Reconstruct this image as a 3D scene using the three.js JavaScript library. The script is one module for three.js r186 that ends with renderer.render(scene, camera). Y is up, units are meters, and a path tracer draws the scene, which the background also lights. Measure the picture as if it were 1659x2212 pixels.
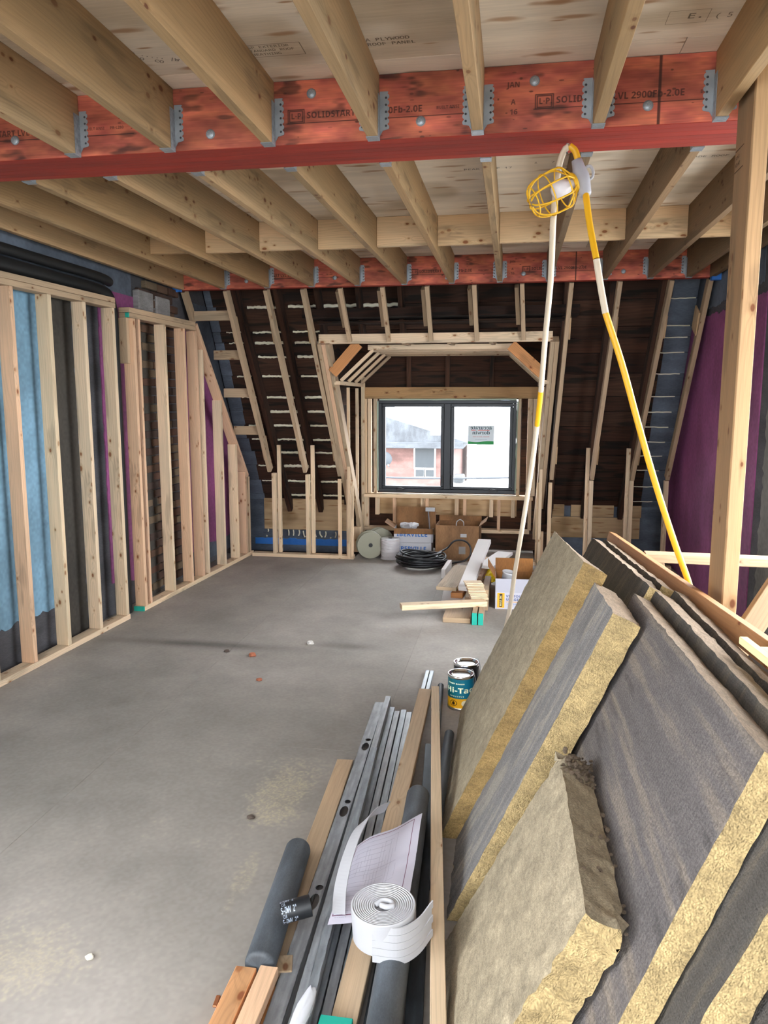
import * as THREE from 'three';
import { mergeGeometries } from 'three/addons/utils/BufferGeometryUtils.js';

// ---------- camera, sky, exposure ----------
const scene = new THREE.Scene();
const camera = new THREE.PerspectiveCamera(67.6, 1659 / 2212, 0.05, 200);
camera.position.set(0, 1.67, 0);
camera.rotation.order = 'YXZ';
camera.rotation.set(THREE.MathUtils.degToRad(-8.3), THREE.MathUtils.degToRad(9.4), 0);
const renderer = new THREE.WebGLRenderer({ antialias: true });
renderer.toneMapping = THREE.LinearToneMapping;
renderer.toneMappingExposure = 19;
renderer.shadowMap.enabled = true;
scene.background = new THREE.Color(0.93, 0.98, 1.03);
scene.backgroundIntensity = 1.0;

// ---------- helpers ----------
const V = (x, y, z) => new THREE.Vector3(x, y, z);
let rs = 12345;
const rnd = () => { rs = (rs + 0x6d2b79f5) | 0; let t = Math.imul(rs ^ (rs >>> 15), 1 | rs); t = (t + Math.imul(t ^ (t >>> 7), 61 | t)) ^ t; return ((t ^ (t >>> 14)) >>> 0) / 4294967296; };
const rr = (a, b) => a + (b - a) * rnd();
const pick = (a) => a[Math.floor(rnd() * a.length)];
const hash = (x, y, s) => { let h = Math.imul(x, 374761393) + Math.imul(y, 668265263) + Math.imul(s, 2147483647 - 97) | 0; h = Math.imul(h ^ (h >>> 13), 1274126177); return ((h ^ (h >>> 16)) >>> 0) / 4294967296; };
const mod = (a, n) => ((a % n) + n) % n;
function vn(x, y, px, py, s) {                     // tileable value noise in 0..1
  const xi = Math.floor(x), yi = Math.floor(y), fx = x - xi, fy = y - yi, ux = fx * fx * (3 - 2 * fx), uy = fy * fy * (3 - 2 * fy);
  const x0 = mod(xi, px), x1 = mod(xi + 1, px), y0 = mod(yi, py), y1 = mod(yi + 1, py);
  const a = hash(x0, y0, s), b = hash(x1, y0, s), c = hash(x0, y1, s), d = hash(x1, y1, s);
  return (a + (b - a) * ux) * (1 - uy) + (c + (d - c) * ux) * uy;
}
const fbm = (u, v, fx, fy, s, o = 4) => { let t = 0, a = 0.5, n = 0; for (let i = 0; i < o; i++) { t += a * vn(u * fx, v * fy, fx, fy, s + i * 7); n += a; a *= 0.5; fx *= 2; fy *= 2; } return t / n; };
function n3(x, y, z, s = 0) {                       // 3-D value noise, -1..1
  const xi = Math.floor(x), yi = Math.floor(y), zi = Math.floor(z), f = (t) => t * t * (3 - 2 * t), ux = f(x - xi), uy = f(y - yi), uz = f(z - zi);
  const h = (a, b, c) => hash(a + c * 131, b - c * 57, s + 3);
  const L = (a, b, t) => a + (b - a) * t;
  return 2 * L(L(L(h(xi, yi, zi), h(xi + 1, yi, zi), ux), L(h(xi, yi + 1, zi), h(xi + 1, yi + 1, zi), ux), uy), L(L(h(xi, yi, zi + 1), h(xi + 1, yi, zi + 1), ux), L(h(xi, yi + 1, zi + 1), h(xi + 1, yi + 1, zi + 1), ux), uy), uz) - 1;
}
const clamp = (v, a = 0, b = 1) => Math.min(b, Math.max(a, v));
const sstep = (a, b, x) => { const t = clamp((x - a) / (b - a)); return t * t * (3 - 2 * t); };
function tex(w, h, fn, srgb = true) {
  const d = new Uint8Array(w * h * 4);
  for (let y = 0, i = 0; y < h; y++) for (let x = 0; x < w; x++, i += 4) { const c = fn(x / w, y / h); d[i] = clamp(c[0], 0, 255); d[i + 1] = clamp(c[1], 0, 255); d[i + 2] = clamp(c[2], 0, 255); d[i + 3] = 255; }
  const t = new THREE.DataTexture(d, w, h); t.wrapS = t.wrapT = THREE.RepeatWrapping; t.magFilter = t.minFilter = THREE.LinearFilter;
  if (srgb) t.colorSpace = THREE.SRGBColorSpace; t.needsUpdate = true; return t;
}
function canvasTex(w, h, draw) {
  const c = document.createElement('canvas'); c.width = w; c.height = h; draw(c.getContext('2d'), w, h);
  const t = new THREE.CanvasTexture(c); t.colorSpace = THREE.SRGBColorSpace; return t;
}
const used = {};
function numbered(n) { used[n] = (used[n] ?? -1) + 1; return used[n] ? n + '_' + String(used[n]).padStart(3, '0') : n; }
function thing(name, label, category, p = [0, 0, 0], group) {
  const g = new THREE.Group(); g.name = numbered(name); g.position.set(...p); scene.add(g);
  g.userData = { label, category }; if (group) g.userData.group = group; return g;
}
function struct(name, p = [0, 0, 0]) { const g = new THREE.Group(); g.name = name; g.position.set(...p); g.userData = { kind: 'structure' }; scene.add(g); return g; }
function tag(o, label, category, group) { o.name = numbered(o.name); o.userData = { label, category }; if (group) o.userData.group = group; scene.add(o); return o; }
function part(parent, name, geo, mat, label) {     // a mesh given in world axes, hung on its thing
  const m = new THREE.Mesh(geo, mat); m.name = name; if (label) m.userData.label = label;
  if (parent) { parent.add(m); m.position.sub(parent.position); }
  return m;
}
function under(parent, m) { parent.add(m); m.position.sub(parent.position); return m; }

// chamfered box; g is the axis the grain runs along; uv in units of TL x TW metres
function cbox(sx, sy, sz, g = 2, c = 0.0015, TL = 2, TW = 0.5) {
  const s = [sx / 2, sy / 2, sz / 2]; c = Math.min(c, ...s.map((k) => k * 0.45));
  const P = [], U = [], N = [], ou = rnd(), ov = rnd();
  const vert = (sg, ax) => [0, 1, 2].map((k) => sg[k] * (s[k] - (k === ax ? 0 : c)));
  const face = (pts, nn) => {
    const a = V(...pts[0]), b = V(...pts[1]), d = V(...pts[2]);
    if (b.clone().sub(a).cross(d.clone().sub(a)).dot(V(...nn)) < 0) pts = pts.slice().reverse();
    const ax = [0, 1, 2].sort((i, j) => Math.abs(nn[j]) - Math.abs(nn[i]))[0], l = Math.hypot(...nn);
    const uv = (p) => { const o = [0, 1, 2].filter((k) => k !== ax); if (ax === g) return [ou + p[o[0]] / TL * 0.3, ov + p[o[1]] / TW]; const q = o.filter((k) => k !== g)[0]; return [ou + p[g] / TL, ov + (ax * 0.31) + p[q] / TW]; };
    for (let i = 1; i + 1 < pts.length; i++) for (const p of [pts[0], pts[i], pts[i + 1]]) { P.push(...p); U.push(...uv(p)); N.push(nn[0] / l, nn[1] / l, nn[2] / l); }
  };
  for (let a = 0; a < 3; a++) { const b = (a + 1) % 3, d = (a + 2) % 3; for (const q of [-1, 1]) { const mk = (x, y) => { const v = [0, 0, 0]; v[a] = q; v[b] = x; v[d] = y; return v; }; const nn = [0, 0, 0]; nn[a] = q; face([mk(-1, -1), mk(1, -1), mk(1, 1), mk(-1, 1)].map((v) => vert(v, a)), nn); } }
  for (let e = 0; e < 3; e++) { const a = (e + 1) % 3, b = (e + 2) % 3; for (const q of [-1, 1]) for (const w of [-1, 1]) { const mk = (t) => { const v = [0, 0, 0]; v[e] = t; v[a] = q; v[b] = w; return v; }; const nn = [0, 0, 0]; nn[a] = q; nn[b] = w; face([vert(mk(-1), a), vert(mk(1), a), vert(mk(1), b), vert(mk(-1), b)], nn); } }
  for (const x of [-1, 1]) for (const y of [-1, 1]) for (const z of [-1, 1]) face([vert([x, y, z], 0), vert([x, y, z], 1), vert([x, y, z], 2)], [x, y, z]);
  const G = new THREE.BufferGeometry();
  G.setAttribute('position', new THREE.Float32BufferAttribute(P, 3)); G.setAttribute('normal', new THREE.Float32BufferAttribute(N, 3)); G.setAttribute('uv', new THREE.Float32BufferAttribute(U, 2));
  return G;
}
// axis-aligned box from corner to corner as a mesh
function boxAt(parent, name, a, b, mat, g = 2, c = 0.0015, label) {
  const m = new THREE.Mesh(cbox(Math.abs(b[0] - a[0]), Math.abs(b[1] - a[1]), Math.abs(b[2] - a[2]), g, c), mat);
  m.name = name; m.position.set((a[0] + b[0]) / 2, (a[1] + b[1]) / 2, (a[2] + b[2]) / 2); if (label) m.userData.label = label;
  if (parent) under(parent, m); return m;
}
// a stick from A to B, w wide (across) and h deep (along up)
function bar(parent, name, A, B, w, h, mat, up = V(0, 1, 0), label, c = 0.002) {
  const z = B.clone().sub(A), len = z.length(); z.normalize();
  const x = up.clone().cross(z).normalize(), y = z.clone().cross(x);
  const m = new THREE.Mesh(cbox(w, h, len, 2, c), mat); m.name = name; if (label) m.userData.label = label;
  m.quaternion.setFromRotationMatrix(new THREE.Matrix4().makeBasis(x, y, z)); m.position.copy(A).add(B).multiplyScalar(0.5);
  if (parent) under(parent, m); return m;
}
function tubeGeo(pts, r, n = 24, k = 10, closed = false) { return new THREE.TubeGeometry(new THREE.CatmullRomCurve3(pts, closed), n, r, k, closed); }
const placed = (g, p, rot = [0, 0, 0], s = [1, 1, 1]) => { g.applyMatrix4(new THREE.Matrix4().compose(V(...p), new THREE.Quaternion().setFromEuler(new THREE.Euler(...rot)), V(...s))); return g; };
const plain = (g) => { const q = g.index ? g.toNonIndexed() : g; for (const k of Object.keys(q.attributes)) if (!['position', 'normal', 'uv'].includes(k)) q.deleteAttribute(k); return q; };
const merge = (list) => mergeGeometries(list.map(plain));
// sheet with a ragged outline, in its own x-y plane, t thick
function ragged(x0, y0, x1, y1, amp, t, sides = 'lrtb', seed = 1, step = 0.03) {
  const pts = [], nn = (i, k) => (n3(i * 0.7, k * 9.1, seed) * 0.65 + n3(i * 2.3, k * 5.1, seed + 4) * 0.35) * amp;
  const nx = Math.max(2, Math.round((x1 - x0) / step)), ny = Math.max(2, Math.round((y1 - y0) / step));
  for (let i = 0; i < nx; i++) pts.push([x0 + (x1 - x0) * i / nx, y0 + (i && sides.includes('b') ? nn(i, 1) : 0)]);
  for (let i = 0; i < ny; i++) pts.push([x1 + (i && sides.includes('r') ? nn(i, 2) : 0), y0 + (y1 - y0) * i / ny]);
  for (let i = 0; i < nx; i++) pts.push([x1 - (x1 - x0) * i / nx, y1 + (i && sides.includes('t') ? nn(i, 3) : 0)]);
  for (let i = 0; i < ny; i++) pts.push([x0 + (i && sides.includes('l') ? nn(i, 4) : 0), y1 - (y1 - y0) * i / ny]);
  return new THREE.ExtrudeGeometry(new THREE.Shape(pts.map((p) => new THREE.Vector2(...p))), { depth: t, bevelEnabled: false });
}

// ---------- textures ----------
const knots = []; for (let i = 0; i < 26; i++) knots.push([rnd(), rnd(), rr(0.004, 0.011), rr(0.5, 1)]);
const wrapd = (a) => a - Math.round(a);
const woodT = tex(1024, 512, (u, v) => {
  let warp = fbm(u, v, 3, 5, 11, 3) * 0.10 + fbm(u, v, 8, 12, 12, 2) * 0.02, k = 0, ring = 0;
  for (const [ku, kv, kr, ks] of knots) { const du = wrapd(u - ku) * 2, dv = wrapd(v - kv) * 0.5, d = Math.hypot(du * 0.55, dv); warp += Math.sign(dv) * 0.035 * Math.exp(-(d * d) / (kr * kr * 9)); k = Math.max(k, ks * (1 - sstep(kr * 0.6, kr * 1.25, d))); ring = Math.max(ring, ks * Math.exp(-((d - kr * 1.3) ** 2) / (kr * kr * 0.5)) * 0.5); }
  const g = 0.5 + 0.5 * Math.sin((v + warp * 1.4) * 2 * Math.PI * 30), f = vn(u * 24, v * 300, 24, 300, 5), l = fbm(u, v, 3, 8, 31, 4), am = vn(u * 5, v * 9, 5, 9, 37), sm = sstep(0.62, 0.8, fbm(u, v, 7, 10, 39, 3));
  const b = 1 - 0.085 * am * Math.pow(g, 3) - 0.07 * f - 0.2 * (l - 0.5) - 0.16 * ring - 0.12 * sm;
  const q = [230 * b, (215 - 10 * (1 - l)) * b - 8 * ring, (191 - 14 * (1 - l)) * b - 20 * ring], kc = [118, 66, 34];
  return q.map((c, i) => c + (kc[i] - c) * k * 0.85);
});
const oldT = tex(512, 512, (u, v) => {
  const w = fbm(u, v, 3, 6, 41, 3) * 0.2, g = 0.5 + 0.5 * Math.sin((v + w) * 2 * Math.PI * 14), f = vn(u * 20, v * 160, 20, 160, 42), l = fbm(u, v, 4, 8, 43, 4), s = sstep(0.58, 0.72, fbm(u, v, 6, 10, 47, 3));
  const b = 0.62 + 0.5 * l - 0.12 * g - 0.12 * f; return [88 * b * (1 - s * 0.45), 58 * b * (1 - s * 0.4), 42 * b * (1 - s * 0.35)];
});
const plyK = []; for (let i = 0; i < 60; i++) plyK.push([rnd(), rnd(), rr(0.008, 0.026), rr(0.35, 0.9)]);
const plyT = tex(1024, 1024, (u, v) => {            // 2.44 m of grain along u, 1.22 m across
  let w = fbm(u, v, 2, 5, 51, 3) * 0.16, k = 0; for (const [a, b, r, s] of plyK) { const du = wrapd(u - a) * 2.44, dv = wrapd(v - b) * 1.22, wob = 1 + 0.5 * (vn(u * 60, v * 60, 60, 60, 9) - 0.5); k = Math.max(k, s * (1 - sstep(r * 0.3, r * 1.25, Math.hypot(du * 0.28, dv * 1.3) * wob))); w += 0.03 * Math.exp(-(du * du * 0.12 + dv * dv) / (r * r * 6)) * Math.sign(dv); }
  const g = 0.5 + 0.5 * Math.sin((v + w) * 2 * Math.PI * 9), f = vn(u * 30, v * 260, 30, 260, 52), l = fbm(u, v, 2, 5, 53, 4), st = sstep(0.6, 0.78, fbm(u, v, 5, 3, 57, 3));
  const b = 1 - 0.035 * g - 0.05 * f - 0.16 * (l - 0.5) - 0.13 * st; const q = [240 * b, 226 * b - 6 * st, 206 * b - 14 * st], kc = [139, 92, 54]; return q.map((c, i) => c + (kc[i] - c) * k * 0.8);
});
const redT = tex(512, 256, (u, v) => { const w = fbm(u, v, 3, 5, 61, 3), f = vn(u * 14, v * 150, 14, 150, 62), l = fbm(u, v, 4, 7, 63, 4); const b = 0.78 + 0.35 * l - 0.12 * f + 0.1 * (w - 0.5); return [196 * b, 66 * b + 10 * (w - 0.5), 44 * b]; });
const floorT = tex(1024, 2048, (u, v) => {          // 4.8 m across (x from -3.1), 11.6 m along (z from 2.8 down to -8.8)
  const x = -3.1 + u * 4.8, z = 2.8 - v * 11.6;
  const a = fbm(u, v, 6, 14, 71, 5), f = vn(u * 420, v * 1000, 420, 1000, 72), m = fbm(u, v, 22, 52, 73, 4), sw = fbm(u + v * 0.35, v, 9, 10, 75, 4);
  let b = 0.86 + 0.2 * (a - 0.5) + 0.14 * (m - 0.5) + 0.06 * (f - 0.5) + 0.16 * (sw - 0.5), y = 0;
  const sc = (sx, sz, rx, rz, th) => sstep(th, th + 0.22, m * 0.6 + f * 0.25 + 0.5 * Math.exp(-((x - sx) ** 2) / (rx * rx) - ((z - sz) ** 2) / (rz * rz)));
  const dark = Math.max(Math.exp(-(((x + 2.05) / 0.62) ** 2) - (((z + 4.83) / 0.07) ** 2)), 0.7 * Math.exp(-(((x + 1.1) / 0.22) ** 2) - (((z + 4.95) / 0.06) ** 2))) * clamp(0.2 + 1.3 * m);
  b -= 0.34 * dark + 0.035 * sstep(0.6, 0.8, fbm(u, v, 15, 36, 78, 3));
  const sp = sstep(0.45, 0.75, vn(u * 900, v * 2100, 900, 2100, 79)) * 0.75 + 0.25; y = sp * Math.max(sc(-0.93, -2.95, 0.14, 0.24, 0.62), 0.7 * sc(-1.52, -1.85, 0.3, 0.2, 0.68), 0.55 * sc(-1.75, -1.85, 0.25, 0.18, 0.7), 0.7 * sc(-0.9, -2.35, 0.05, 0.3, 0.7));
  const q = [176 * b, 168 * b, 160 * b], s = [206, 190, 150]; return q.map((c, i) => c + (s[i] - c) * y * 0.5);
});
const woolT = tex(512, 512, (u, v) => { const a = fbm(u, v, 12, 12, 81, 4), f = vn(u * 220, v * 220, 220, 220, 82), g = vn(u * 90, v * 30, 90, 30, 83), s = fbm(u, v, 4, 4, 84, 3); const b = 0.8 + 0.22 * (a - 0.5) + 0.2 * (f - 0.5) + 0.1 * (g - 0.5) + 0.07 * (s - 0.5); return [232 * b, 232 * b, 232 * b]; });
const woolB = tex(512, 512, (u, v) => { const a = fbm(u, v, 40, 40, 85, 4), f = vn(u * 200, v * 200, 200, 200, 86); const b = 255 * (0.55 * a + 0.45 * f); return [b, b, b]; }, false);
const greyT = tex(512, 512, (u, v) => {             // pressed grey face: fine weave lines and brushed dusty streaks
  const st = fbm(u + v * 0.5, v, 3, 14, 91, 4), f = vn(u * 200, v * 200, 200, 200, 92), wv = 0.5 + 0.5 * Math.sin(u * 2 * Math.PI * 70 + 2.5 * fbm(u, v, 6, 6, 94, 2)), d = sstep(0.5, 0.68, st);
  const b = 0.80 + 0.24 * (f - 0.5) + 0.07 * wv + 0.22 * (st - 0.5); const q = [150 * b, 146 * b, 144 * b], s = [176 * b, 166 * b, 150 * b]; return q.map((c, i) => c + (s[i] - c) * d * 0.62);
});
const greyT2 = tex(512, 512, (u, v) => { const st = fbm(u, v, 16, 2, 191, 4), f = vn(u * 200, v * 200, 200, 200, 92), wv = 0.5 + 0.5 * Math.sin(v * 2 * Math.PI * 60 + 3 * fbm(u, v, 6, 6, 94, 2)), d = sstep(0.46, 0.7, st), k = sstep(0.6, 0.75, fbm(u, v, 20, 3, 197, 3));
  const b = 0.82 + 0.24 * (f - 0.5) + 0.07 * wv + 0.2 * (st - 0.5) - 0.12 * k; const q = [122 * b, 117 * b, 115 * b], s = [154 * b, 142 * b, 126 * b]; return q.map((c, i) => c + (s[i] - c) * d * 0.6); });
greyT2.repeat.set(1, 0.55);
const masT = tex(512, 512, (u, v) => { const a = fbm(u, v, 5, 5, 101, 5), f = vn(u * 120, v * 120, 120, 120, 102), c = fbm(u, v, 14, 5, 103, 3); const b = 0.82 + 0.3 * (a - 0.5) + 0.1 * (f - 0.5) + 0.18 * (c - 0.5); return [225 * b, 225 * b, 225 * b]; });
const fineB = tex(256, 256, (u, v) => { const b = 255 * fbm(u, v, 24, 24, 111, 4); return [b, b, b]; }, false);
const steelT = tex(256, 256, (u, v) => { const a = fbm(u, v, 10, 10, 121, 3), q = Math.floor(a * 6) / 6, s = fbm(u, v, 3, 16, 122, 3); const b = 0.72 + 0.2 * q + 0.25 * (s - 0.5); return [205 * b, 208 * b, 212 * b]; });

// ---------- materials ----------
const std = (o) => new THREE.MeshStandardMaterial({ roughness: 0.85, ...o });
const wood = (hex) => std({ map: woodT, color: hex, roughness: 0.78, bumpMap: woodT, bumpScale: 0.0006 });
const M = {
  pine: [0xf8f0e6, 0xf0e8dd, 0xfaf2e4, 0xece0d2].map(wood),
  pink: [0xf4dccc, 0xecd4c6].map(wood),
  orange: wood(0xdba677),
  joist: [0xbba88c, 0xc3b094, 0xb29e80, 0xbca686].map(wood),
  joistDark: [0x8a7965, 0x94826c].map(wood),
  block: [0xeedcc2, 0xf2e2cc].map(wood),
  weathered: wood(0xd2c9be),
  dusty: [0xcabfb2, 0xbfb3a4].map(wood),
  timber: wood(0xc4a884),
  old: std({ map: oldT, roughness: 0.95, bumpMap: oldT, bumpScale: 0.002 }),
  oldDark: std({ map: oldT, color: 0x9a8a84, roughness: 0.95 }),
  ply: std({ map: plyT, color: 0xffffff, roughness: 0.85 }),
  plyBrown: std({ map: plyT, color: 0xd6c0a2, roughness: 0.85 }),
  red: std({ map: redT, color: 0xd0b098, roughness: 0.7 }),
  floor: std({ map: floorT, roughness: 0.78, bumpMap: fineB, bumpScale: 0.0004 }),
  steel: std({ map: steelT, metalness: 0.35, roughness: 0.4, color: 0xf0f2f4 }),
  zinc: std({ map: steelT, metalness: 0.4, roughness: 0.4, color: 0xe6edf2 }),
  bright: std({ color: 0xeeeeee, metalness: 1, roughness: 0.18 }),
  tin: std({ color: 0xb8b4a8, metalness: 0.9, roughness: 0.3 }),
  parge: std({ map: masT, color: 0x68676c, roughness: 0.95, bumpMap: masT, bumpScale: 0.004 }),
  pargeWarm: std({ map: masT, color: 0x5d574f, roughness: 0.95, bumpMap: masT, bumpScale: 0.004 }),
  pargeLight: std({ map: masT, color: 0x95928d, roughness: 0.95, bumpMap: masT, bumpScale: 0.003 }),
  bluegrey: std({ map: masT, color: 0x7f8a9a, roughness: 0.9, bumpMap: masT, bumpScale: 0.003 }),
  blue: std({ map: masT, color: 0x9ccbe8, roughness: 0.8, bumpMap: masT, bumpScale: 0.002 }),
  purple: std({ map: masT, color: 0xbf66a2, roughness: 0.75, bumpMap: masT, bumpScale: 0.001 }),
  blueTape: std({ color: 0x2f74c8, roughness: 0.6, bumpMap: fineB, bumpScale: 0.003 }),
  bricks: [0x72503f, 0x62483c, 0x80604a, 0x5c4a42, 0x8c775e].map((c) => std({ map: masT, color: c, roughness: 0.95 })),
  blockwhite: std({ map: masT, color: 0xc9c4c2, roughness: 0.95 }),
  foam: std({ color: 0xf1ead2, roughness: 0.9 }),
  abs: std({ color: 0x121314, roughness: 0.6 }),
  greyPipe: std({ map: masT, color: 0x6c737b, roughness: 0.55, bumpMap: fineB, bumpScale: 0.0004 }),
  frame: std({ color: 0x20252c, roughness: 0.45 }),
  black: std({ color: 0x111113, roughness: 0.5 }),
  card: std({ map: masT, color: 0xb98a60, roughness: 0.9 }),
  cardIn: std({ map: masT, color: 0xa97a50, roughness: 0.9 }),
  white: std({ color: 0xaeadaf, roughness: 0.7 }),
  teal: std({ color: 0x19a08c, roughness: 0.7 }),
  yellow: std({ color: 0xe8b420, roughness: 0.5 }),
  cordY: std({ color: 0xe0a818, roughness: 0.45 }),
  cordW: std({ color: 0xcdbda6, roughness: 0.5 }),
  socket: std({ color: 0xa6a6ad, roughness: 0.5 }),
  glass: new THREE.MeshPhysicalMaterial({ color: 0xffffff, transmission: 1, roughness: 0, thickness: 0, ior: 1.45 }),
  tanW: std({ map: woolT, color: 0xd4c2a2, roughness: 1, bumpMap: woolB, bumpScale: 0.0012 }),
  brownW: std({ map: woolT, color: 0xb59c82, roughness: 1, bumpMap: woolB, bumpScale: 0.003 }),
  goldW: std({ map: woolT, color: 0xe6c88e, roughness: 1, bumpMap: woolB, bumpScale: 0.006 }),
  greyD: std({ map: greyT2, color: 0xeeeaea, roughness: 1, bumpMap: woolB, bumpScale: 0.003 }),
  greyW: std({ map: greyT, roughness: 1, bumpMap: woolB, bumpScale: 0.003 }),
  darkW: std({ map: greyT, color: 0x97938c, roughness: 1, bumpMap: woolB, bumpScale: 0.003 }),
};
let jm = 0;
const P_ = () => M.pine[(jm++) % 4];

// ---------- the setting: floor, ceiling, walls ----------
function metreUV(g, fu) { const p = g.attributes.position, u = []; for (let i = 0; i < p.count; i++) u.push(...fu(p.getX(i), p.getY(i), p.getZ(i))); g.setAttribute('uv', new THREE.Float32BufferAttribute(u, 2)); return g; }
const floor = struct('floor');
for (let i = 0; i < 4; i++) for (let j = 0; j < 5; j++) {
  const off = (i % 2) * 1.22, x0 = -3.06 + i * 1.22, x1 = Math.min(x0 + 1.22, 1.64), z0 = 2.7 - j * 2.44 + off, z1 = z0 - 2.44;
  const za = Math.min(z0, 2.7), zb = Math.max(z1, -7.9); if (za - zb < 0.05) continue;
  const g = cbox(x1 - x0 - 0.0008, 0.02, za - zb - 0.0008, 2, 0.0006); placed(g, [(x0 + x1) / 2, -0.01, (za + zb) / 2]);
  part(floor, 'subfloor_sheet', metreUV(g, (x, y, z) => [(x + 3.1) / 4.8, (2.8 - z) / 11.6]), M.floor);
}
{ const g = placed(cbox(1.9, 0.02, 0.75, 0, 0.001), [-0.68, -0.01, -8.277]); part(floor, 'subfloor_sheet', metreUV(g, (x, y, z) => [(x + 3.1) / 4.8, (2.8 - z) / 11.6]), M.floor); }
boxAt(floor, 'floor_base', [-3.4, -0.3, 3], [2.0, -0.1, -9.2], M.oldDark, 0);

const ceiling = struct('ceiling');
const plyGeo = (x0, x1, z0, z1, ou, ov) => metreUV(placed(cbox(x1 - x0 - 0.002, 0.018, z0 - z1 - 0.002, 0, 0.001), [(x0 + x1) / 2, 2.902, (z0 + z1) / 2]), (x, y, z) => [x / 2.44 + ou, z / 1.22 + ov]);
const zr = [2.7, 1.6, 0.4, -0.5, -1.72, -2.94, -4.16, -5.38, -6.6, -7.5];
for (let r = 0; r + 1 < zr.length; r++) { const o = r % 2 ? 1.22 : 0; for (let k = -1; k < 3; k++) { const a = Math.max(-3.1 + k * 2.44 + o, -3.1), b = Math.min(-3.1 + (k + 1) * 2.44 + o, 1.66); if (r === 1) continue; if (b - a > 0.05) part(ceiling, 'plywood_panel', plyGeo(a, b, zr[r], zr[r + 1], rnd(), rnd()), M.ply); } }
for (const [x0, x1, z0, z1] of [[-3.4, 2.0, 3, 1.6], [-3.4, 2.0, 0.4, -9.2], [-3.4, -1.2, 1.6, 0.4], [0.4, 2.0, 1.6, 0.4]]) boxAt(ceiling, 'roof_deck', [x0, 2.93, z0], [x1, 3.1, z1], M.oldDark, 0);

for (const [a, q] of [[-3.1, -1.2], [0.4, 1.66]]) part(ceiling, 'plywood_panel', plyGeo(a, q, 1.6, 0.4, 0.3, 0.2), M.ply);

const LWX = -3.06;
const wallL = struct('wall_left');
boxAt(wallL, 'masonry', [LWX - 0.3, -0.1, -2.2], [LWX, 2.92, -9.1], M.parge, 2);
boxAt(wallL, 'masonry', [LWX - 0.3, -0.1, 2.1], [LWX, 0.8, -2.2], M.pargeLight, 2); boxAt(wallL, 'masonry', [LWX - 0.3, 2.3, 2.1], [LWX, 2.92, -2.2], M.pargeLight, 2); boxAt(wallL, 'masonry', [LWX - 0.3, 0.8, 2.1], [LWX, 2.3, 0.9], M.pargeLight, 2); boxAt(wallL, 'masonry', [LWX - 0.3, 0.8, -1.4], [LWX, 2.3, -2.2], M.pargeLight, 2);
const zone = (wall, name, z0, y0, z1, y1, mat, amp, sides, seed, x, t = 0.008, dir = 1) => {   // paint or parging on a side wall
  const g = ragged(Math.min(-z0, -z1), y0, Math.max(-z0, -z1), y1, amp, t, sides, seed); g.rotateY(Math.PI / 2); g.translate(dir > 0 ? x : x - t, 0, 0);
  metreUV(g, (px, py, pz) => [pz * 0.45, py * 0.45]); return part(wall, name, g, mat);
};
zone(wallL, 'blue_paint', -2.2, 0.27, -4.78, 2.40, M.blue, 0.025, 'b', 3, LWX);
zone(wallL, 'warm_parging', -4.80, 0.0, -5.06, 2.40, M.pargeWarm, 0.03, 'r', 5, LWX);
zone(wallL, 'blue_grey_paint', -5.07, 0.0, -5.24, 2.40, M.bluegrey, 0.03, 'lr', 6, LWX, 0.005);
zone(wallL, 'purple_paint', -5.42, 0.25, -5.53, 2.4, M.purple, 0.009, 'lb', 17, LWX);
zone(wallL, 'purple_paint', -5.58, 0.2, -5.98, 2.50, M.purple, 0.025, 'lbr', 7, LWX);
zone(wallL, 'grey_mortar', -5.99, 0.0, -6.20, 2.36, M.pargeWarm, 0.03, 'r', 8, LWX, 0.03);
{ const g = new THREE.ExtrudeGeometry(new THREE.Shape([[6.78, 0.22], [6.95, 0.19], [7.3, 0.23], [7.7, 0.18], [8.1, 0.22], [8.5, 0.2], [8.5, 0.78], [7.26, 2.38], [6.8, 2.38], [6.76, 1.6], [6.79, 0.9]].map((q) => new THREE.Vector2(...q))), { depth: 0.008, bevelEnabled: false }); g.rotateY(Math.PI / 2); g.translate(LWX, 0, 0); part(wallL, 'purple_paint', metreUV(g, (px, py, pz) => [pz * 0.45, py * 0.45]), M.purple); }
zone(wallL, 'blue_grey_paint', -7.1, 0.05, -8.6, 2.6, M.bluegrey, 0.02, 't', 19, LWX, 0.004);
zone(wallL, 'blue_grey_paint', -2.2, 2.41, -5.95, 2.90, M.bluegrey, 0.03, 'lb', 10, LWX, 0.005);
{ const bg = [0, 1, 2].map(() => cbox(0.05, 0.062, 0.205, 2, 0.005, 0.5, 0.5)); let row = 0;
  for (let y = 0.04; y < 2.62; y += 0.073, row++) for (let z = -6.13 - (row % 2) * 0.11; z > -6.76; z -= 0.217) { const m = part(wallL, 'brick', pick(bg), pick(M.bricks)); m.position.set(LWX + 0.012 + rr(-0.008, 0.008), y + 0.03, z); m.rotation.y = rr(-0.03, 0.03); }
  for (const [z, y] of [[-6.1, 2.47], [-6.42, 2.46]]) boxAt(wallL, 'block', [LWX, y - 0.07, z + 0.13], [LWX + 0.06, y + 0.09, z - 0.13], M.blockwhite, 2, 0.008); }

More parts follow.
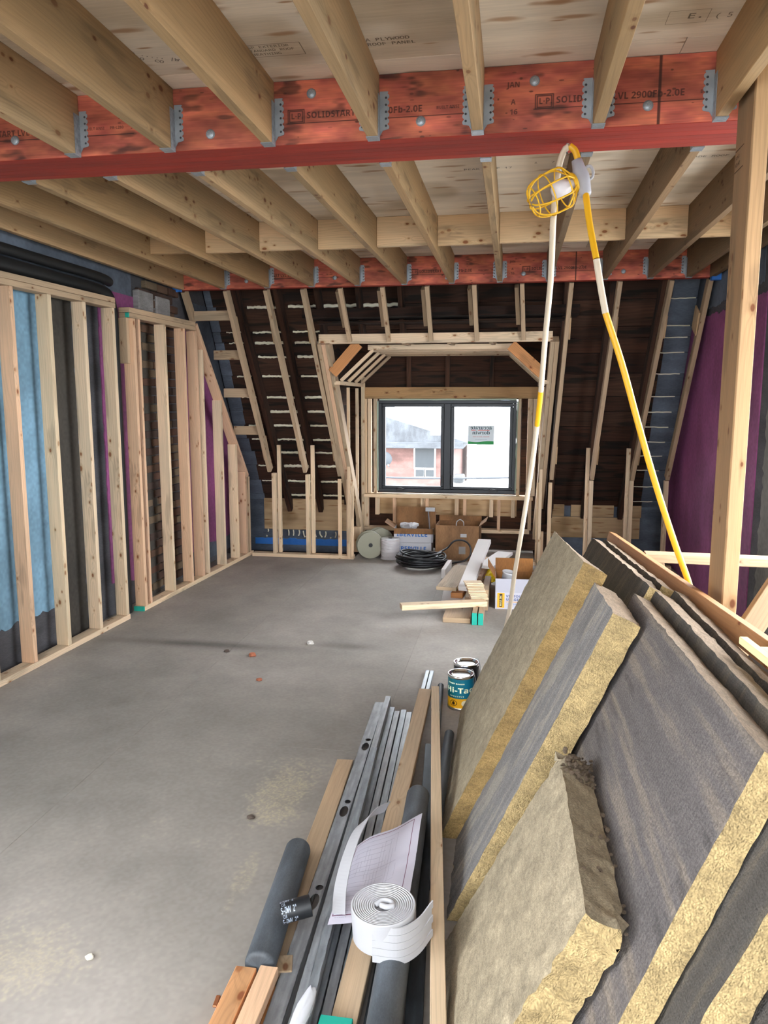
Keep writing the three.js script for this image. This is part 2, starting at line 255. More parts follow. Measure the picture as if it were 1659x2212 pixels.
const RWX = 1.64;
const wallR = struct('wall_right');
boxAt(wallR, 'masonry', [RWX, -0.1, -4.95], [RWX + 0.2, 2.92, -9.1], M.parge, 2);
boxAt(wallR, 'masonry', [RWX, -0.1, 2.1], [RWX + 0.2, 0.5, -4.95], M.pargeLight, 2); boxAt(wallR, 'masonry', [RWX, 2.5, 2.1], [RWX + 0.2, 2.92, -4.95], M.pargeLight, 2); boxAt(wallR, 'masonry', [RWX, 0.5, 2.1], [RWX + 0.2, 2.5, -2.0], M.pargeLight, 2);  // leaves an unseen opening, added to light the left studs and mid floor
zone(wallR, 'purple_paint', -5.5, 0, -8.5, 2.38, M.purple, 0.035, 'tr', 12, RWX, 0.008, -1);
zone(wallR, 'grey_parging', -4.95, 0, -5.32, 2.85, M.pargeLight, 0.04, 'lr', 13, RWX, 0.012, -1);
zone(wallR, 'blue_grey_paint', -5.6, 2.45, -7.6, 2.9, M.bluegrey, 0.03, 'lb', 14, RWX, 0.005, -1);

const wallF = struct('wall_front');
boxAt(wallF, 'wall_panel', [-3.4, -0.1, 1.9], [-2.0, 3.0, 2.15], M.pargeLight, 1);
boxAt(wallF, 'wall_panel', [0.8, -0.1, 1.9], [2.0, 3.0, 2.15], M.pargeLight, 1);
boxAt(wallF, 'wall_panel', [-2.0, 2.35, 1.9], [0.8, 3.0, 2.15], M.pargeLight, 0);
boxAt(wallF, 'wall_panel', [-2.0, -0.1, 1.9], [0.8, 0.8, 2.15], M.pargeLight, 0);

// back: low wall, sloped roof sheathing, dormer shell
const wallB = struct('wall_back');
const dS = V(0, 0.8755, 0.4833), nS = V(0, -0.4833, 0.8755), S0 = V(0, 0.55, -8.6);
const onS = (x, s, n = 0) => V(x, S0.y, S0.z).addScaledVector(dS, s).addScaledVector(nS, n);
boxAt(wallB, 'masonry', [-3.1, -0.3, -8.62], [-1.86, 0.62, -8.9], M.bluegrey, 0);
boxAt(wallB, 'masonry', [0.46, -0.3, -8.62], [1.7, 0.62, -8.9], M.bluegrey, 0);
boxAt(wallB, 'plywood_strip', [-2.86, 0.165, -8.6], [-1.8, 0.53, -8.62], M.plyBrown, 0);
boxAt(wallB, 'plywood_strip', [0.44, 0.165, -8.6], [1.41, 0.395, -8.62], M.plyBrown, 0);
for (const [a, b] of [[0.44, 0.6], [0.67, 1.13], [1.23, 1.42]]) boxAt(wallB, 'plywood_strip', [a, 0.4, -8.598], [b, 0.53, -8.62], M.plyBrown, 0);
part(wallB, 'blue_membrane', ragged(-2.98, -0.02, -1.86, 0.055, 0.014, 0.006, 't', 21).translate(0, 0, -8.615), M.blueTape);
{ const dr = []; for (const [x, y0, y1] of [[-2.82, .13, .16], [-2.84, .07, .085], [-2.68, .075, .11], [-2.57, .09, .16], [-2.51, .09, .16], [-2.44, .09, .16], [-2.39, .075, .15], [-2.36, .075, .085], [-2.25, .08, .15], [-2.19, .08, .15], [-2.12, .08, .15], [-2.06, .072, .08], [-2.0, .08, .15]]) dr.push(tubeGeo([V(x, y1, -8.61), V(x + 0.006, (y0 + y1) / 2, -8.605), V(x + rr(-.01, .03), y0, -8.61)], 0.008, 5, 6)); part(wallB, 'foam_drips', merge(dr), M.foam); }

const roof = struct('roof_sheathing');
const seam = [-0.3, 0.039, 0.235, 0.446, 0.626, 0.796, 0.974, 1.148, 1.323, 1.57, 1.792, 1.947, 2.063, 2.326, 2.56, 2.78];
const bm = [0xffffff, 0xd8cfc8, 0xb8a8a0, 0xe8d8cc].map((c) => std({ map: oldT, color: c, roughness: 0.95, bumpMap: oldT, bumpScale: 0.002 }));
for (let i = 0; i + 1 < seam.length; i++) {
  const sm = (seam[i] + seam[i + 1]) / 2, h = seam[i + 1] - seam[i] - 0.006, y = 0.55 + sm * 0.8755;
  const seg = (name, x0, x1, mat) => bar(roof, name, onS(x0, sm, -0.011 + rr(-0.002, 0.002)), onS(x1, sm, -0.011 + rr(-0.002, 0.002)), h, 0.022, mat, nS, undefined, 0.003);
  const xl = -2.85 - sm * 0.05 + n3(i * 1.7, 3, 1) * 0.03, xr = 1.405 + n3(i * 1.3, 8, 2) * 0.03;
  seg('painted_board', -3.04, xl, M.bluegrey); seg('painted_board', xr, 1.63, M.bluegrey);
  if (y > 2.30) seg('roof_board', xl, xr, pick(bm)); else { seg('roof_board', xl, -1.86, pick(bm)); seg('roof_board', 0.46, xr, pick(bm)); }
}
bar(roof, 'outer_deck', onS(-2.46, -0.6, -0.06), onS(-2.46, 2.9, -0.06), 1.3, 0.06, M.oldDark, nS);
bar(roof, 'outer_deck', onS(1.05, -0.6, -0.06), onS(1.05, 2.9, -0.06), 1.3, 0.06, M.oldDark, nS);
bar(roof, 'outer_deck', onS(-0.7, 2.0, -0.06), onS(-0.7, 2.9, -0.06), 2.4, 0.06, M.oldDark, nS);
// old dark rafters on the sheathing, each ending over the low wall
const oldR = [[-2.68, -2.53], [-2.26, -2.16], [-1.86, -1.80], [0.47, 0.44], [0.87, 0.80], [1.31, 1.19]];
for (const [xt, xb] of oldR) bar(roof, 'old_rafter', onS(xb, -0.12, 0.065), onS(xt, 2.55, 0.065), 0.05, 0.13, M.old, nS, undefined, 0.004);
for (const x of [-1.46, -1.06, -0.35, 0.06]) bar(roof, 'old_rafter', onS(x, 2.02, 0.065), onS(x, 2.55, 0.065), 0.045, 0.13, M.old, nS, undefined, 0.004);
// squeezed-out white foam along the board joints
{ const bays = [[-2.86, -2.70, 0.008], [-2.58, -2.26, 0.014], [-2.16, -1.87, 0.014]];
  for (let i = 1; i < 14; i++) for (const [b, [x0, x1, r]] of bays.entries()) {
    if (i === 0 || (b === 0 && i % 3 === 1)) continue;
    const drift = -0.06 * (seam[i] / 2.3) + 0.03, pts = []; for (let k = 0; k <= 10; k++) { const x = x0 + (x1 - x0) * k / 10 + drift; pts.push(onS(x, seam[i] - 0.003 + n3(x * 30, i, b) * 0.003, 0.004)); }
    const g = tubeGeo(pts, r * rr(0.7, 1.1), 40, 8), p = g.attributes.position; for (let k = 0; k < p.count; k++) { const q = n3(p.getX(k) * 60, p.getY(k) * 60, p.getZ(k) * 60) * 0.0045; p.setXYZ(k, p.getX(k), p.getY(k) + q, p.getZ(k) + q); } g.computeVertexNormals(); part(roof, 'foam_bead', g, M.foam);
  }
  for (const [x0, x1] of [[-1.83, -1.48], [-1.44, -1.1]]) { const pts = []; for (let k = 0; k <= 8; k++) pts.push(onS(x0 + (x1 - x0) * k / 8, 2.323 + n3(k, 4, 4) * 0.006, 0.006)); part(roof, 'foam_bead', tubeGeo(pts, 0.018, 30, 8), M.foam); }
  for (let i = 1; i < 14; i++) { const pts = []; for (let k = 0; k <= 5; k++) pts.push(onS(1.30 + 0.09 * (seam[i] / 2.3) + k * 0.045, seam[i] + n3(k, i, 8) * 0.003, 0.001)); part(roof, 'foam_bead', tubeGeo(pts, 0.006, 20, 6), M.foam); } }

// dormer shell: dark boards on the cheeks, the ceiling and the window wall
const dorm = struct('wall_dormer');
for (let y = -0.28; y < 2.34; y += 0.19) {
  boxAt(dorm, 'cheek_board', [-1.88, y, Math.min(-7.3, -8.62 + (y + 0.2 - 0.55) * 0.552)], [-1.86, y + 0.1895, -8.78], pick(bm), 2, 0.003);
  boxAt(dorm, 'cheek_board', [0.46, y, Math.min(-7.3, -8.62 + (y + 0.2 - 0.55) * 0.552)], [0.48, y + 0.1895, -8.78], pick(bm), 2, 0.003);
  const segs = y + 0.186 < 0.6 || y > 1.72 ? [[-1.86, 0.46]] : [[-1.86, -1.52], [0.11, 0.46]];
  for (const [a, b] of segs) boxAt(dorm, 'end_board', [a, y, -8.78], [b, y + 0.186, -8.8], pick(bm), 0, 0.003);
}
boxAt(dorm, 'lintel_board', [-1.86, 1.68, -8.775], [0.46, 1.8, -8.8], bm[2], 0); boxAt(dorm, 'sill_board', [-1.86, 0.42, -8.775], [0.46, 0.62, -8.8], bm[2], 0);
for (let z = -7.32; z > -8.7; z -= 0.18) boxAt(dorm, 'roof_board', [-1.88, 2.4, z], [0.48, 2.42, z - 0.176], pick(bm), 0, 0.003);
for (const x of [-1.16, -0.72, -0.23]) boxAt(dorm, 'old_stud', [x - 0.025, 1.82, -8.72], [x + 0.025, 2.39, -8.775], M.old, 1);
boxAt(dorm, 'outer_cover', [-1.98, 2.44, -7.2], [0.58, 2.52, -8.95], M.oldDark, 0);
for (const [a, b] of [[[-1.9, 1.69, -8.82], [0.5, 2.44, -8.92]], [[-1.9, -0.3, -8.82], [0.5, 0.61, -8.92]], [[-1.9, 0.61, -8.82], [-1.5, 1.69, -8.92]], [[0.09, 0.61, -8.82], [0.5, 1.69, -8.92]]]) boxAt(dorm, 'outer_brick', a, b, M.bricks[0], 0);
boxAt(dorm, 'bottom_timber', [-1.85, 0.0, -8.62], [0.45, 0.19, -8.775], M.old, 0);
// ---------- ceiling framing ----------
const JB = 2.657, PB = 2.893;
// stamped laminated beams
const lvlT = canvasTex(2048, 192, (c, w, h) => {
  const im = c.createImageData(w, h); for (let y = 0, i = 0; y < h; y++) for (let x = 0; x < w; x++, i += 4) {
    const u = x / w, v = y / h, l = fbm(u, v, 22, 5, 131, 4), k = fbm(u, v, 60, 7, 133, 3), f = vn(u * 60, v * 90, 60, 90, 134), s = sstep(0.62, 0.78, fbm(u, v, 34, 6, 135, 3));
    const b = 0.84 + 0.5 * (l - 0.5) + 0.3 * (k - 0.5) - 0.1 * f - 0.3 * s; im.data[i] = clamp(226 * b, 0, 255); im.data[i + 1] = clamp((116 + 26 * (k - 0.5)) * b, 0, 255); im.data[i + 2] = clamp((90 + 14 * (l - 0.5)) * b, 0, 255); im.data[i + 3] = 255; }
  c.putImageData(im, 0, 0); c.scale(0.547, 1);
  const X = (x) => (x + 3.04) / 4.6 * w / 0.547, Y = (y) => (PB - y) / (PB - JB) * h; c.fillStyle = c.strokeStyle = 'rgba(38,14,10,0.82)';
  c.globalAlpha = 0.85; const run = (x0) => { c.lineWidth = 3; c.strokeRect(X(x0), Y(2.785), 52, 40); c.strokeRect(X(x0) + 5, Y(2.785) + 4, 42, 32); c.font = 'bold 24px sans-serif'; c.fillText('L·P.', X(x0) + 9, Y(2.751)); c.font = 'bold 27px sans-serif'; c.fillText('SOLIDSTART LVL 2900Fb-2.0E', X(x0) + 60, Y(2.752)); c.font = 'bold 13px sans-serif'; c.fillText('BUILT ANSI', X(x0) + 470, Y(2.757)); c.fillText('PR-L280', X(x0) + 560, Y(2.757)); c.fillRect(X(x0) - 6, Y(2.737), 650, 2.5); };
  run(-2.32); run(-0.885); run(0.06); c.font = 'bold 22px sans-serif'; c.fillText('JAN', X(-0.045), Y(2.815)); c.fillText('A', X(-0.03), Y(2.755)); c.fillText('- 16', X(-0.05), Y(2.72)); c.fillRect(X(0.493), 0, 8, h);
  for (let i = 0; i < 70; i++) { c.fillStyle = 'rgba(30,14,8,' + (0.2 + 0.5 * hash(i, 1, 3)) + ')'; c.beginPath(); c.ellipse(hash(i, 2, 3) * w / 0.547, hash(i, 3, 3) * h, 2 + 6 * hash(i, 4, 3), 1 + 3 * hash(i, 5, 3), 0, 0, 7); c.fill(); }
});
const M_lvl = std({ map: lvlT, roughness: 0.7 });
function beam(zf, zb, label, bolts, printed) {
  const t = thing('laminated_beam', label, 'beam', [-0.7, JB, (zf + zb) / 2]), n = Math.max(2, Math.round((zf - zb) / 0.045));
  for (let i = 0; i < n; i++) boxAt(t, 'ply', [-3.03, JB, zf - (zf - zb) * i / n], [1.56, PB - 0.002, zf - (zf - zb) * (i + 1) / n + 0.0008], M.red, 0, 0.001);
  const f = placed(new THREE.BoxGeometry(4.59, PB - JB - 0.004, 0.002), [-0.735, (PB + JB) / 2, zf + 0.001]);
  part(t, 'face_veneer', metreUV(f, (x, y) => [(x + 3.04) / 4.6, (y - JB) / (PB - JB)]), printed ? M_lvl : M_lvl, 'stamped red face veneer');
  for (const [x, y] of bolts) part(t, 'bolt', placed(new THREE.SphereGeometry(0.019, 14, 7, 0, 6.29, 0, 1.57), [x, y, zf + 0.002], [Math.PI / 2, 0, 0], [1, 0.45, 1]), M.zinc);
  return t;
}
beam(-3.065, -3.335, 'wide red engineered beam across the room in front, black lettering on its face', [[-2.056, 2.736], [-1.205, 2.715], [-0.791, 2.841], [-0.366, 2.717], [0.055, 2.833], [0.46, 2.724]], true);
beam(-6.75, -6.82, 'red engineered beam at the far end above the sloped rafters', [[-2.361, 2.723], [-1.554, 2.73], [0.071, 2.723], [0.88, 2.721]], true);
// a joist hanger: seat, two side plates, two scalloped flanges with nail heads, on the beam face at z, joist on the side dir
function hangerGeo(t, x, z, dir) {
  const L = [], nails = [], hgt = 0.175, b = JB - 0.002;
  L.push(placed(new THREE.BoxGeometry(0.046, 0.003, 0.05), [x, b, z + dir * 0.027]));
  for (const s of [-1, 1]) {
    L.push(placed(new THREE.BoxGeometry(0.002, hgt * 0.9, 0.04), [x + s * 0.0222, b + hgt * 0.45, z + dir * 0.022]));
    const sh = new THREE.Shape(); sh.moveTo(0, 0.015); sh.lineTo(0.012, 0.035); for (let i = 0; i < 6; i++) { const y = 0.04 + i * 0.022; sh.lineTo(0.034, y); sh.quadraticCurveTo(0.039, y + 0.007, 0.034, y + 0.014); sh.quadraticCurveTo(0.026, y + 0.018, 0.034, y + 0.022); } sh.lineTo(0.03, hgt); sh.lineTo(0, hgt);
    const g = new THREE.ExtrudeGeometry(sh, { depth: 0.0016, bevelEnabled: false }); L.push(placed(g, [x + s * 0.0222, b, z + dir * 0.0015 - 0.0008], [0, 0, 0], [s, 1, 1]));
    if (s < 0) { const q = plain(L[L.length - 1]); for (const k of ['position', 'normal', 'uv']) { const a = q.attributes[k], n = a.itemSize; for (let i = 0; i < a.count; i += 3) for (let c = 0; c < n; c++) { const t = a.array[(i + 1) * n + c]; a.array[(i + 1) * n + c] = a.array[(i + 2) * n + c]; a.array[(i + 2) * n + c] = t; } } L[L.length - 1] = q; }
    for (let i = 0; i < 5; i++) nails.push(placed(new THREE.SphereGeometry(0.0045, 6, 4), [x + s * (0.0222 + 0.024), b + 0.052 + i * 0.025, z + dir * 0.003], [0, 0, 0], [1, 1, 0.5]));
  }
  const m = part(t, 'joist_hanger', merge(L), M.zinc), k = new THREE.Mesh(merge(nails), M.socketDark); k.name = 'nail_heads'; k.userData.kind = 'stuff'; m.add(k);
}
M.socketDark = std({ color: 0x4a4c50, metalness: 0.5, roughness: 0.5 });
const ord = ['first', 'second', 'third', 'fourth', 'fifth', 'sixth', 'seventh', 'eighth', 'ninth', 'tenth'];
const colour = (dark) => dark ? 'grey-brown' : 'yellow-brown';
const JN = [-2.6, -2.2, -1.785, -1.375, -0.96, -0.545, -0.15, 0.285, 0.705, 1.12, 1.5];
const front = JN.filter((x) => x > -2.3 && x < 1.2);
JN.forEach((x) => {
  if (x < -2.3 || x > 1.3) return; const i = front.indexOf(x);
  const t = thing('ceiling_joist', `yellow-brown wooden ceiling joist in front of the near red beam, ${ord[i]} from the left`, 'joist', [x, JB, 1], 'ceiling joists of the near bay');
  boxAt(t, 'joist_board', [x - 0.0205, JB, 1.89], [x + 0.0205, PB, -3.06], M.joist[i % 4], 2, 0.002);
  hangerGeo(t, x, -3.062, 1);
});
const J2 = [[-2.95, -2.97], [-2.6, -2.57], [-2.2, -2.16], [-1.8, -1.755], [-1.385, -1.345], [-0.965, -0.935], [-0.55, -0.53], [-0.13, -0.125], [0.275, 0.28], [0.70, 0.73], [1.10, 1.09], [1.40, 1.39], [1.575, 1.575]];
J2.forEach(([xa, xb], i) => {
  const side = i === 0 ? 'against the left wall' : i === J2.length - 1 ? 'against the right wall' : i < 7 ? `${ord[i]} from the left wall` : `${ord[J2.length - 1 - i]} from the right wall`;
  const t = thing('ceiling_joist', `${i > 8 ? 'dark stained' : 'brown'} ceiling joist between the two red beams, ${side}`, 'joist', [(xa + xb) / 2, JB, -5], 'ceiling joists of the far bay');
  bar(t, 'joist_board', V(xa, (JB + PB) / 2, -3.338), V(xb, (JB + PB) / 2, -6.746), 0.039, PB - JB, i > 7 ? M.joistDark[i % 2] : M.joist[(i + 1) % 4]);
  if (i && i < J2.length - 1) { hangerGeo(t, xa, -3.337, -1); hangerGeo(t, xb, -6.747, 1); }
});
// solid blocking between the far joists
for (let i = 1; i < 11; i++) { const f = (k) => J2[k][0] + (J2[k][1] - J2[k][0]) * 0.575; const a = f(i), b = f(i + 1), z = -5.3 + (i % 2 ? 0 : -0.02);
  const n = i <= 5 ? `${ord[i - 1]} from the left` : `${ord[10 - i]} from the right`;
  tag(boxAt(null, 'blocking', [a + 0.021, 2.7, z], [b - 0.021, 2.892, z - 0.04], i === 1 ? M.joist[1] : M.block[i % 2], 0), `pale wooden block in the row between the far ceiling joists, ${n}`, 'blocking', 'row of blocks between the far joists'); }
// print on the roof panels (flat ink)
const ink = (w, h, f) => { const t = canvasTex(w, h, f); return new THREE.MeshStandardMaterial({ map: t, transparent: true, roughness: 0.9 }); };
function stamp(x, z, w, d, lines, box, rot = 0) {
  const m = ink(512, Math.round(512 * d / w), (c, W, H) => { c.clearRect(0, 0, W, H); c.fillStyle = c.strokeStyle = 'rgba(70,58,48,0.62)'; if (box) { c.lineWidth = 6; c.strokeRect(8, 8, W - 16, H - 16); } const s = H / (lines.length + 0.6); c.font = `bold ${Math.round(s * 0.82)}px monospace`; lines.forEach((l, i) => c.fillText(l, 26, s * (i + 1), W - 50)); });
  const p = new THREE.Mesh(new THREE.PlaneGeometry(w, d), m); p.name = 'stamp'; p.rotation.set(Math.PI / 2, 0, rot); p.position.set(x, PB - 0.0012, z); under(ceiling, p);
}
stamp(-1.3, -2.80, 0.24, 0.09, ['CO ..... |W', 'M  O  CO'], 0, -0.5); stamp(-0.86, -2.80, 0.22, 0.10, ['CSP EXTERIOR', 'STANDARD ROOF', 'SHEATHING'], 1); stamp(-0.43, -2.80, 0.25, 0.09, ['CA PLYWOOD', 'PROOF PANEL'], 0);
stamp(0.36, -2.82, 0.10, 0.06, ['ILII', 'IIII'], 0); stamp(0.53, -2.79, 0.13, 0.09, ['  E.'], 1); stamp(0.66, -2.8, 0.1, 0.08, ['( 5 |'], 0);
stamp(-0.15, -4.33, 0.3, 0.07, ['PEAK ROOF 17'], 0); stamp(0.2, -4.27, 0.26, 0.07, ['i   7   16'], 0); stamp(0.98, -4.3, 0.32, 0.07, ['GRADE ROOF 16'], 0);
// brackets where the far beam meets the walls
tag(boxAt(null, 'beam_bracket', [-3.05, 2.64, -6.72], [-2.97, 2.78, -6.748], M.blueTape, 1), 'small blue metal bracket at the left end of the far red beam', 'bracket');
tag(boxAt(null, 'beam_bracket', [1.562, 2.63, -6.7], [1.638, 2.80, -6.748], M.blueTape, 1), 'blue metal bracket at the right end of the far red beam', 'bracket');

// ---------- stud wall on the left ----------
const wx = (z) => -2.915 + (-4.18 - z) * 0.0401, wrot = -0.04;          // the wall's inner line
function wallStick(t, name, z, y0, y1, mat, w = 0.089, d = 0.038, out = 0, label) {
  const m = new THREE.Mesh(cbox(w, y1 - y0, d, 1), mat); m.name = name; m.rotation.y = wrot; if (label) m.userData.label = label; m.position.set(wx(z) - w / 2 + out, (y0 + y1) / 2, z - d / 2); return under(t, m);
}
const plate = (t, name, z0, z1, y0, y1, mat, w = 0.089) => bar(t, name, V(wx(z0) - w / 2, (y0 + y1) / 2, z0), V(wx(z1) - w / 2, (y0 + y1) / 2, z1), w, y1 - y0, mat);
const w1 = thing('stud_wall', 'near section of pale stud wall on the left, light blue wall behind it', 'stud wall', [wx(-3), 0, -3]);
plate(w1, 'bottom_plate', -2.3, -3.86, 0, 0.038, M.weathered); plate(w1, 'bottom_plate', -3.87, -5.34, 0, 0.038, M.pine[0]);
plate(w1, 'top_plate', -2.3, -5.34, 2.335, 2.371, M.dusty[0]); plate(w1, 'top_plate', -2.3, -5.34, 2.373, 2.409, M.dusty[0]);
for (let z = -2.35, i = 0; z > -3.9; z -= 0.375, i++) wallStick(w1, 'stud', Math.min(z, 9), 0.039, 2.334, P_());
wallStick(w1, 'stud', -4.19, 0.039, 2.334, M.pink[0]); wallStick(w1, 'stud', -4.548, 0.039, 2.334, M.pine[2]); wallStick(w1, 'stud', -4.927, 0.039, 2.334, M.pine[0]); wallStick(w1, 'stud', -5.288, 0.039, 2.334, M.pine[1]);
const w2 = thing('stud_wall', 'far section of stud wall on the left, stepping down under the sloped roof', 'stud wall', [wx(-6.5), 0, -6.5]);
plate(w2, 'bottom_plate', -5.56, -7.93, 0, 0.038, M.pine[2]); boxAt(w2, 'painted_plate_end', [wx(-5.56) - 0.09, 0, -5.545], [wx(-5.56) - 0.002, 0.038, -5.559], M.teal, 0, 0.001, 'green painted end of the bottom plate');
plate(w2, 'top_plate', -5.53, -6.66, 2.29, 2.326, M.dusty[0]); plate(w2, 'top_plate', -5.53, -6.66, 2.328, 2.366, M.dusty[0]);
boxAt(w2, 'painted_plate_end', [wx(-5.53) - 0.03, 2.29, -5.516], [wx(-5.53) - 0.002, 2.326, -5.529], M.teal, 0, 0.001, 'green painted end of the top plate');
wallStick(w2, 'stud', -5.575, 0.039, 2.289, M.pink[0]); wallStick(w2, 'stud', -5.655, 0.039, 2.289, M.pink[1], 0.038, 0.03); wallStick(w2, 'blocking_scab', -5.535, 1.95, 2.289, M.dusty[0], 0.07, 0.036, -0.03);
wallStick(w2, 'stud', -6.063, 0.039, 2.289, M.pine[2]); wallStick(w2, 'stud', -6.412, 0.039, 2.289, M.pink[0]); wallStick(w2, 'stud', -6.648, 0.039, 2.285, M.pink[1]); wallStick(w2, 'stud', -6.77, 0.039, 2.13, M.pine[0], 0.06, 0.03);
const slopeY = (z) => 2.345 - (-6.69 - z) * 1.294;
wallStick(w2, 'stud', -7.157, 0.039, slopeY(-7.195) - 0.02, M.pine[0]); wallStick(w2, 'stud', -7.50, 0.039, slopeY(-7.54) - 0.02, M.pine[2]); wallStick(w2, 'stud', -7.735, 0.039, slopeY(-7.775) - 0.02, M.pink[1]); wallStick(w2, 'stud', -7.82, 0.039, 0.86, M.dusty[0], 0.06);
const nR = V(0, -0.4833, 0.8755), dR = V(0, -0.8755, -0.4833);
bar(w2, 'sloped_plate', V(wx(-6.66) - 0.045, 2.345, -6.69), V(wx(-7.8) - 0.045, 0.87, -7.83), 0.089, 0.04, M.pink[1], V(0, 0.61, 0.79));

// ---------- rafters under the sheathing ----------
const onR = (x, y, n = 0) => V(x, y, -6.83 - (2.657 - y) * 0.552).addScaledVector(nR, n);
function rafter(xt, xb, yt, yb, label, mat, o = {}) {
  const t = thing('rafter', label, 'rafter', [xb, yb, onR(xb, yb).z], 'new rafters under the roof boards'), d = o.d ?? 0.089;
  bar(t, 'rafter_board', onR(xt, yt, -d / 2), onR(xb, yb, -d / 2), 0.038, d, mat, nR);
  const f = (y) => xt + (xb - xt) * (yt - y) / (yt - yb);
  for (const y of o.g ?? [2.28, 1.12]) { const s = o.s ?? -1; bar(t, 'gusset', onR(f(y) + s * 0.027, y + 0.09, -0.11), onR(f(y) + s * 0.027, y - 0.09, -0.11), 0.014, 0.17, M.plyBrown, nR); }
  return t;
}
rafter(-3.005, -2.985, 2.65, 2.38, 'short sloped rafter stub between the far red beam and the left stud wall', M.dusty[1], { g: [] });
rafter(-2.60, -2.525, 2.65, 0.915, 'sloped new rafter nearest the left wall, carrying five short cross blocks', M.dusty[0]);
rafter(-2.22, -2.135, 2.65, 0.915, 'sloped new rafter in the left half, second full-length one from the left wall', M.dusty[0]);
rafter(-1.875, -1.765, 2.65, 0.88, 'sloped new rafter beside the left side of the dormer opening', M.dusty[0]);
for (let i = 0; i < 3; i++) rafter(-1.79 + i * 0.0395, (i === 2 ? -1.615 : -1.715 + i * 0.0395), 2.185, i === 2 ? 0.2 : 0.56, `dormer trimmer rafter on the left of the opening, ${['outer', 'middle', 'inner'][i]} of three nailed together`, [M.dusty[0], M.pink[1], M.dusty[0]][i], { d: 0.12, g: [] });
['', '', '', '', ''].forEach((_, i) => { const xt = [-1.53, -1.15, -0.755, -0.345, 0.062][i], xb = [-1.495, -1.13, -0.74, -0.325, 0.09][i]; const t = rafter(xt, xb, 2.65, 2.2, `short rafter above the dormer header, ${ord[i]} of five from the left`, M.dusty[0], { g: [], d: 0.045 }); bar(t, 'scab', onR(xt - 0.045, 2.6, -0.12), onR(xb - 0.05, 2.30, -0.12), 0.036, 0.089, M.dusty[1], nR); });
for (let i = 0; i < 2; i++) rafter(0.345 + i * 0.0395, (i ? 0.3245 : 0.27), 2.185, i ? 0.56 : 0.2, `dormer trimmer rafter on the right of the opening, ${['inner', 'outer'][i]} of the pair`, M.dusty[i], { d: 0.12, g: [] });
rafter(0.475, 0.41, 2.65, 0.88, 'sloped new rafter close beside the right side of the dormer opening', M.dusty[0], { s: 1 });
rafter(0.872, 0.805, 2.65, 0.885, 'sloped new rafter in the middle of the right half of the roof slope', M.dusty[0], { s: 1 });
rafter(1.285, 1.19, 2.65, 0.885, 'sloped new rafter next to the blue-grey boards on the right', M.dusty[1], { s: 1 });
rafter(1.592, 1.52, 2.65, 0.895, 'sloped new rafter lying against the purple right wall', M.dusty[1], { g: [2.3], s: -1 });
// five cross blocks between the left wall and the first rafter
[2.44, 2.09, 1.73, 1.35, 0.99].forEach((y, i) => { const a = i === 0 ? -2.965 : [0, -2.86, -2.845, -2.83][i]; const b = -2.60 + 0.075 * (2.65 - y) / 1.735 - 0.02; if (i === 4) return; tag(bar(null, 'cross_block', onR(a, y - 0.01, -0.05), onR(b, y - 0.01, -0.05), 0.038, 0.089, M.dusty[i % 2], V(0, 1, 0.0)), `short wooden block between left wall and first rafter, ${['topmost', 'second from top', 'third from top', 'lowest'][i]}`, 'blocking', 'ladder blocks beside the left wall'); });
// knee walls
function knee(label, x0, x1, studs, zf) {
  const t = thing('knee_wall', label, 'stud wall', [(x0 + x1) / 2, 0, zf]);
  boxAt(t, 'bottom_plate', [x0, 0, zf], [x1, 0.038, zf - 0.089], M.pine[1], 0);
  studs.forEach(([x, top, d], i) => { boxAt(t, 'stud', [x - 0.019, 0.039, zf], [x + 0.019, top, zf - (d ?? 0.07)], P_(), 1); });
  return t;
}
const k1 = knee('low stud wall at the back left under the slope, blue painted wall behind', -2.74, -1.62, [[-2.485, 0.905], [-2.115, 0.895], [-1.765, 0.855, 0.02], [-1.675, 0.85, 0.02], [-1.636, 0.85, 0.02]], -7.8);
for (const x of [-2.445, -2.075]) boxAt(k1, 'sister_stud', [x - 0.019, 0.039, -7.875], [x + 0.019, 1.2, -7.91], M.pine[0], 1);
const k2 = knee('low stud wall at the back right, mostly behind the insulation boards', 0.25, 1.6, [[0.285, 0.85, 0.02], [0.40, 0.855, 0.02], [0.80, 0.88], [1.185, 0.885], [1.515, 0.89]], -7.8);
for (const x of [0.765, 1.155]) boxAt(k2, 'sister_stud', [x - 0.019, 0.039, -7.875], [x + 0.019, 1.2, -7.91], M.pine[0], 1);

// ---------- dormer framing ----------
const df = thing('dormer_frame', 'pale timber framing around the dormer recess with slanted ceiling ribs', 'framing', [-0.7, 0, -7.8]);
bar(df, 'header', V(-1.80, 2.237, -7.147), V(0.345, 2.237, -7.147), 0.06, 0.088, M.pine[0], V(0, 1, 0));
const ribZ = [-7.215, -7.4, -7.75, -8.1, -8.45];
ribZ.forEach((z, i) => {
  const w = i ? 0.034 : 0.03, h = i ? 0.03 : 0.10, m = i ? [M.pine[0], M.pine[1], M.pine[3], M.dusty[0]][i - 1] : M.orange, q = i ? 0 : 0.035, up = (s) => V(s * 0.67, 0.742, 0);
  bar(df, 'slanted_rib', V(i ? -1.65 : -1.69, i ? 1.86 : 1.925, z), V(i ? -1.33 : -1.44, i ? 2.15 : 2.20, z), w, h, m, V(-0.67, 0.742, 0));
  bar(df, 'slanted_rib', V(i ? 0.29 : 0.265, i ? 1.86 : 1.915, z), V(i ? -0.03 : -0.02, i ? 2.15 : 2.17, z), w, h, m, V(0.67, 0.742, 0));
  if (i) bar(df, 'ceiling_tie', V(-1.38, 2.175, z), V(0.02, 2.172, z), 0.038, 0.05, m);
});
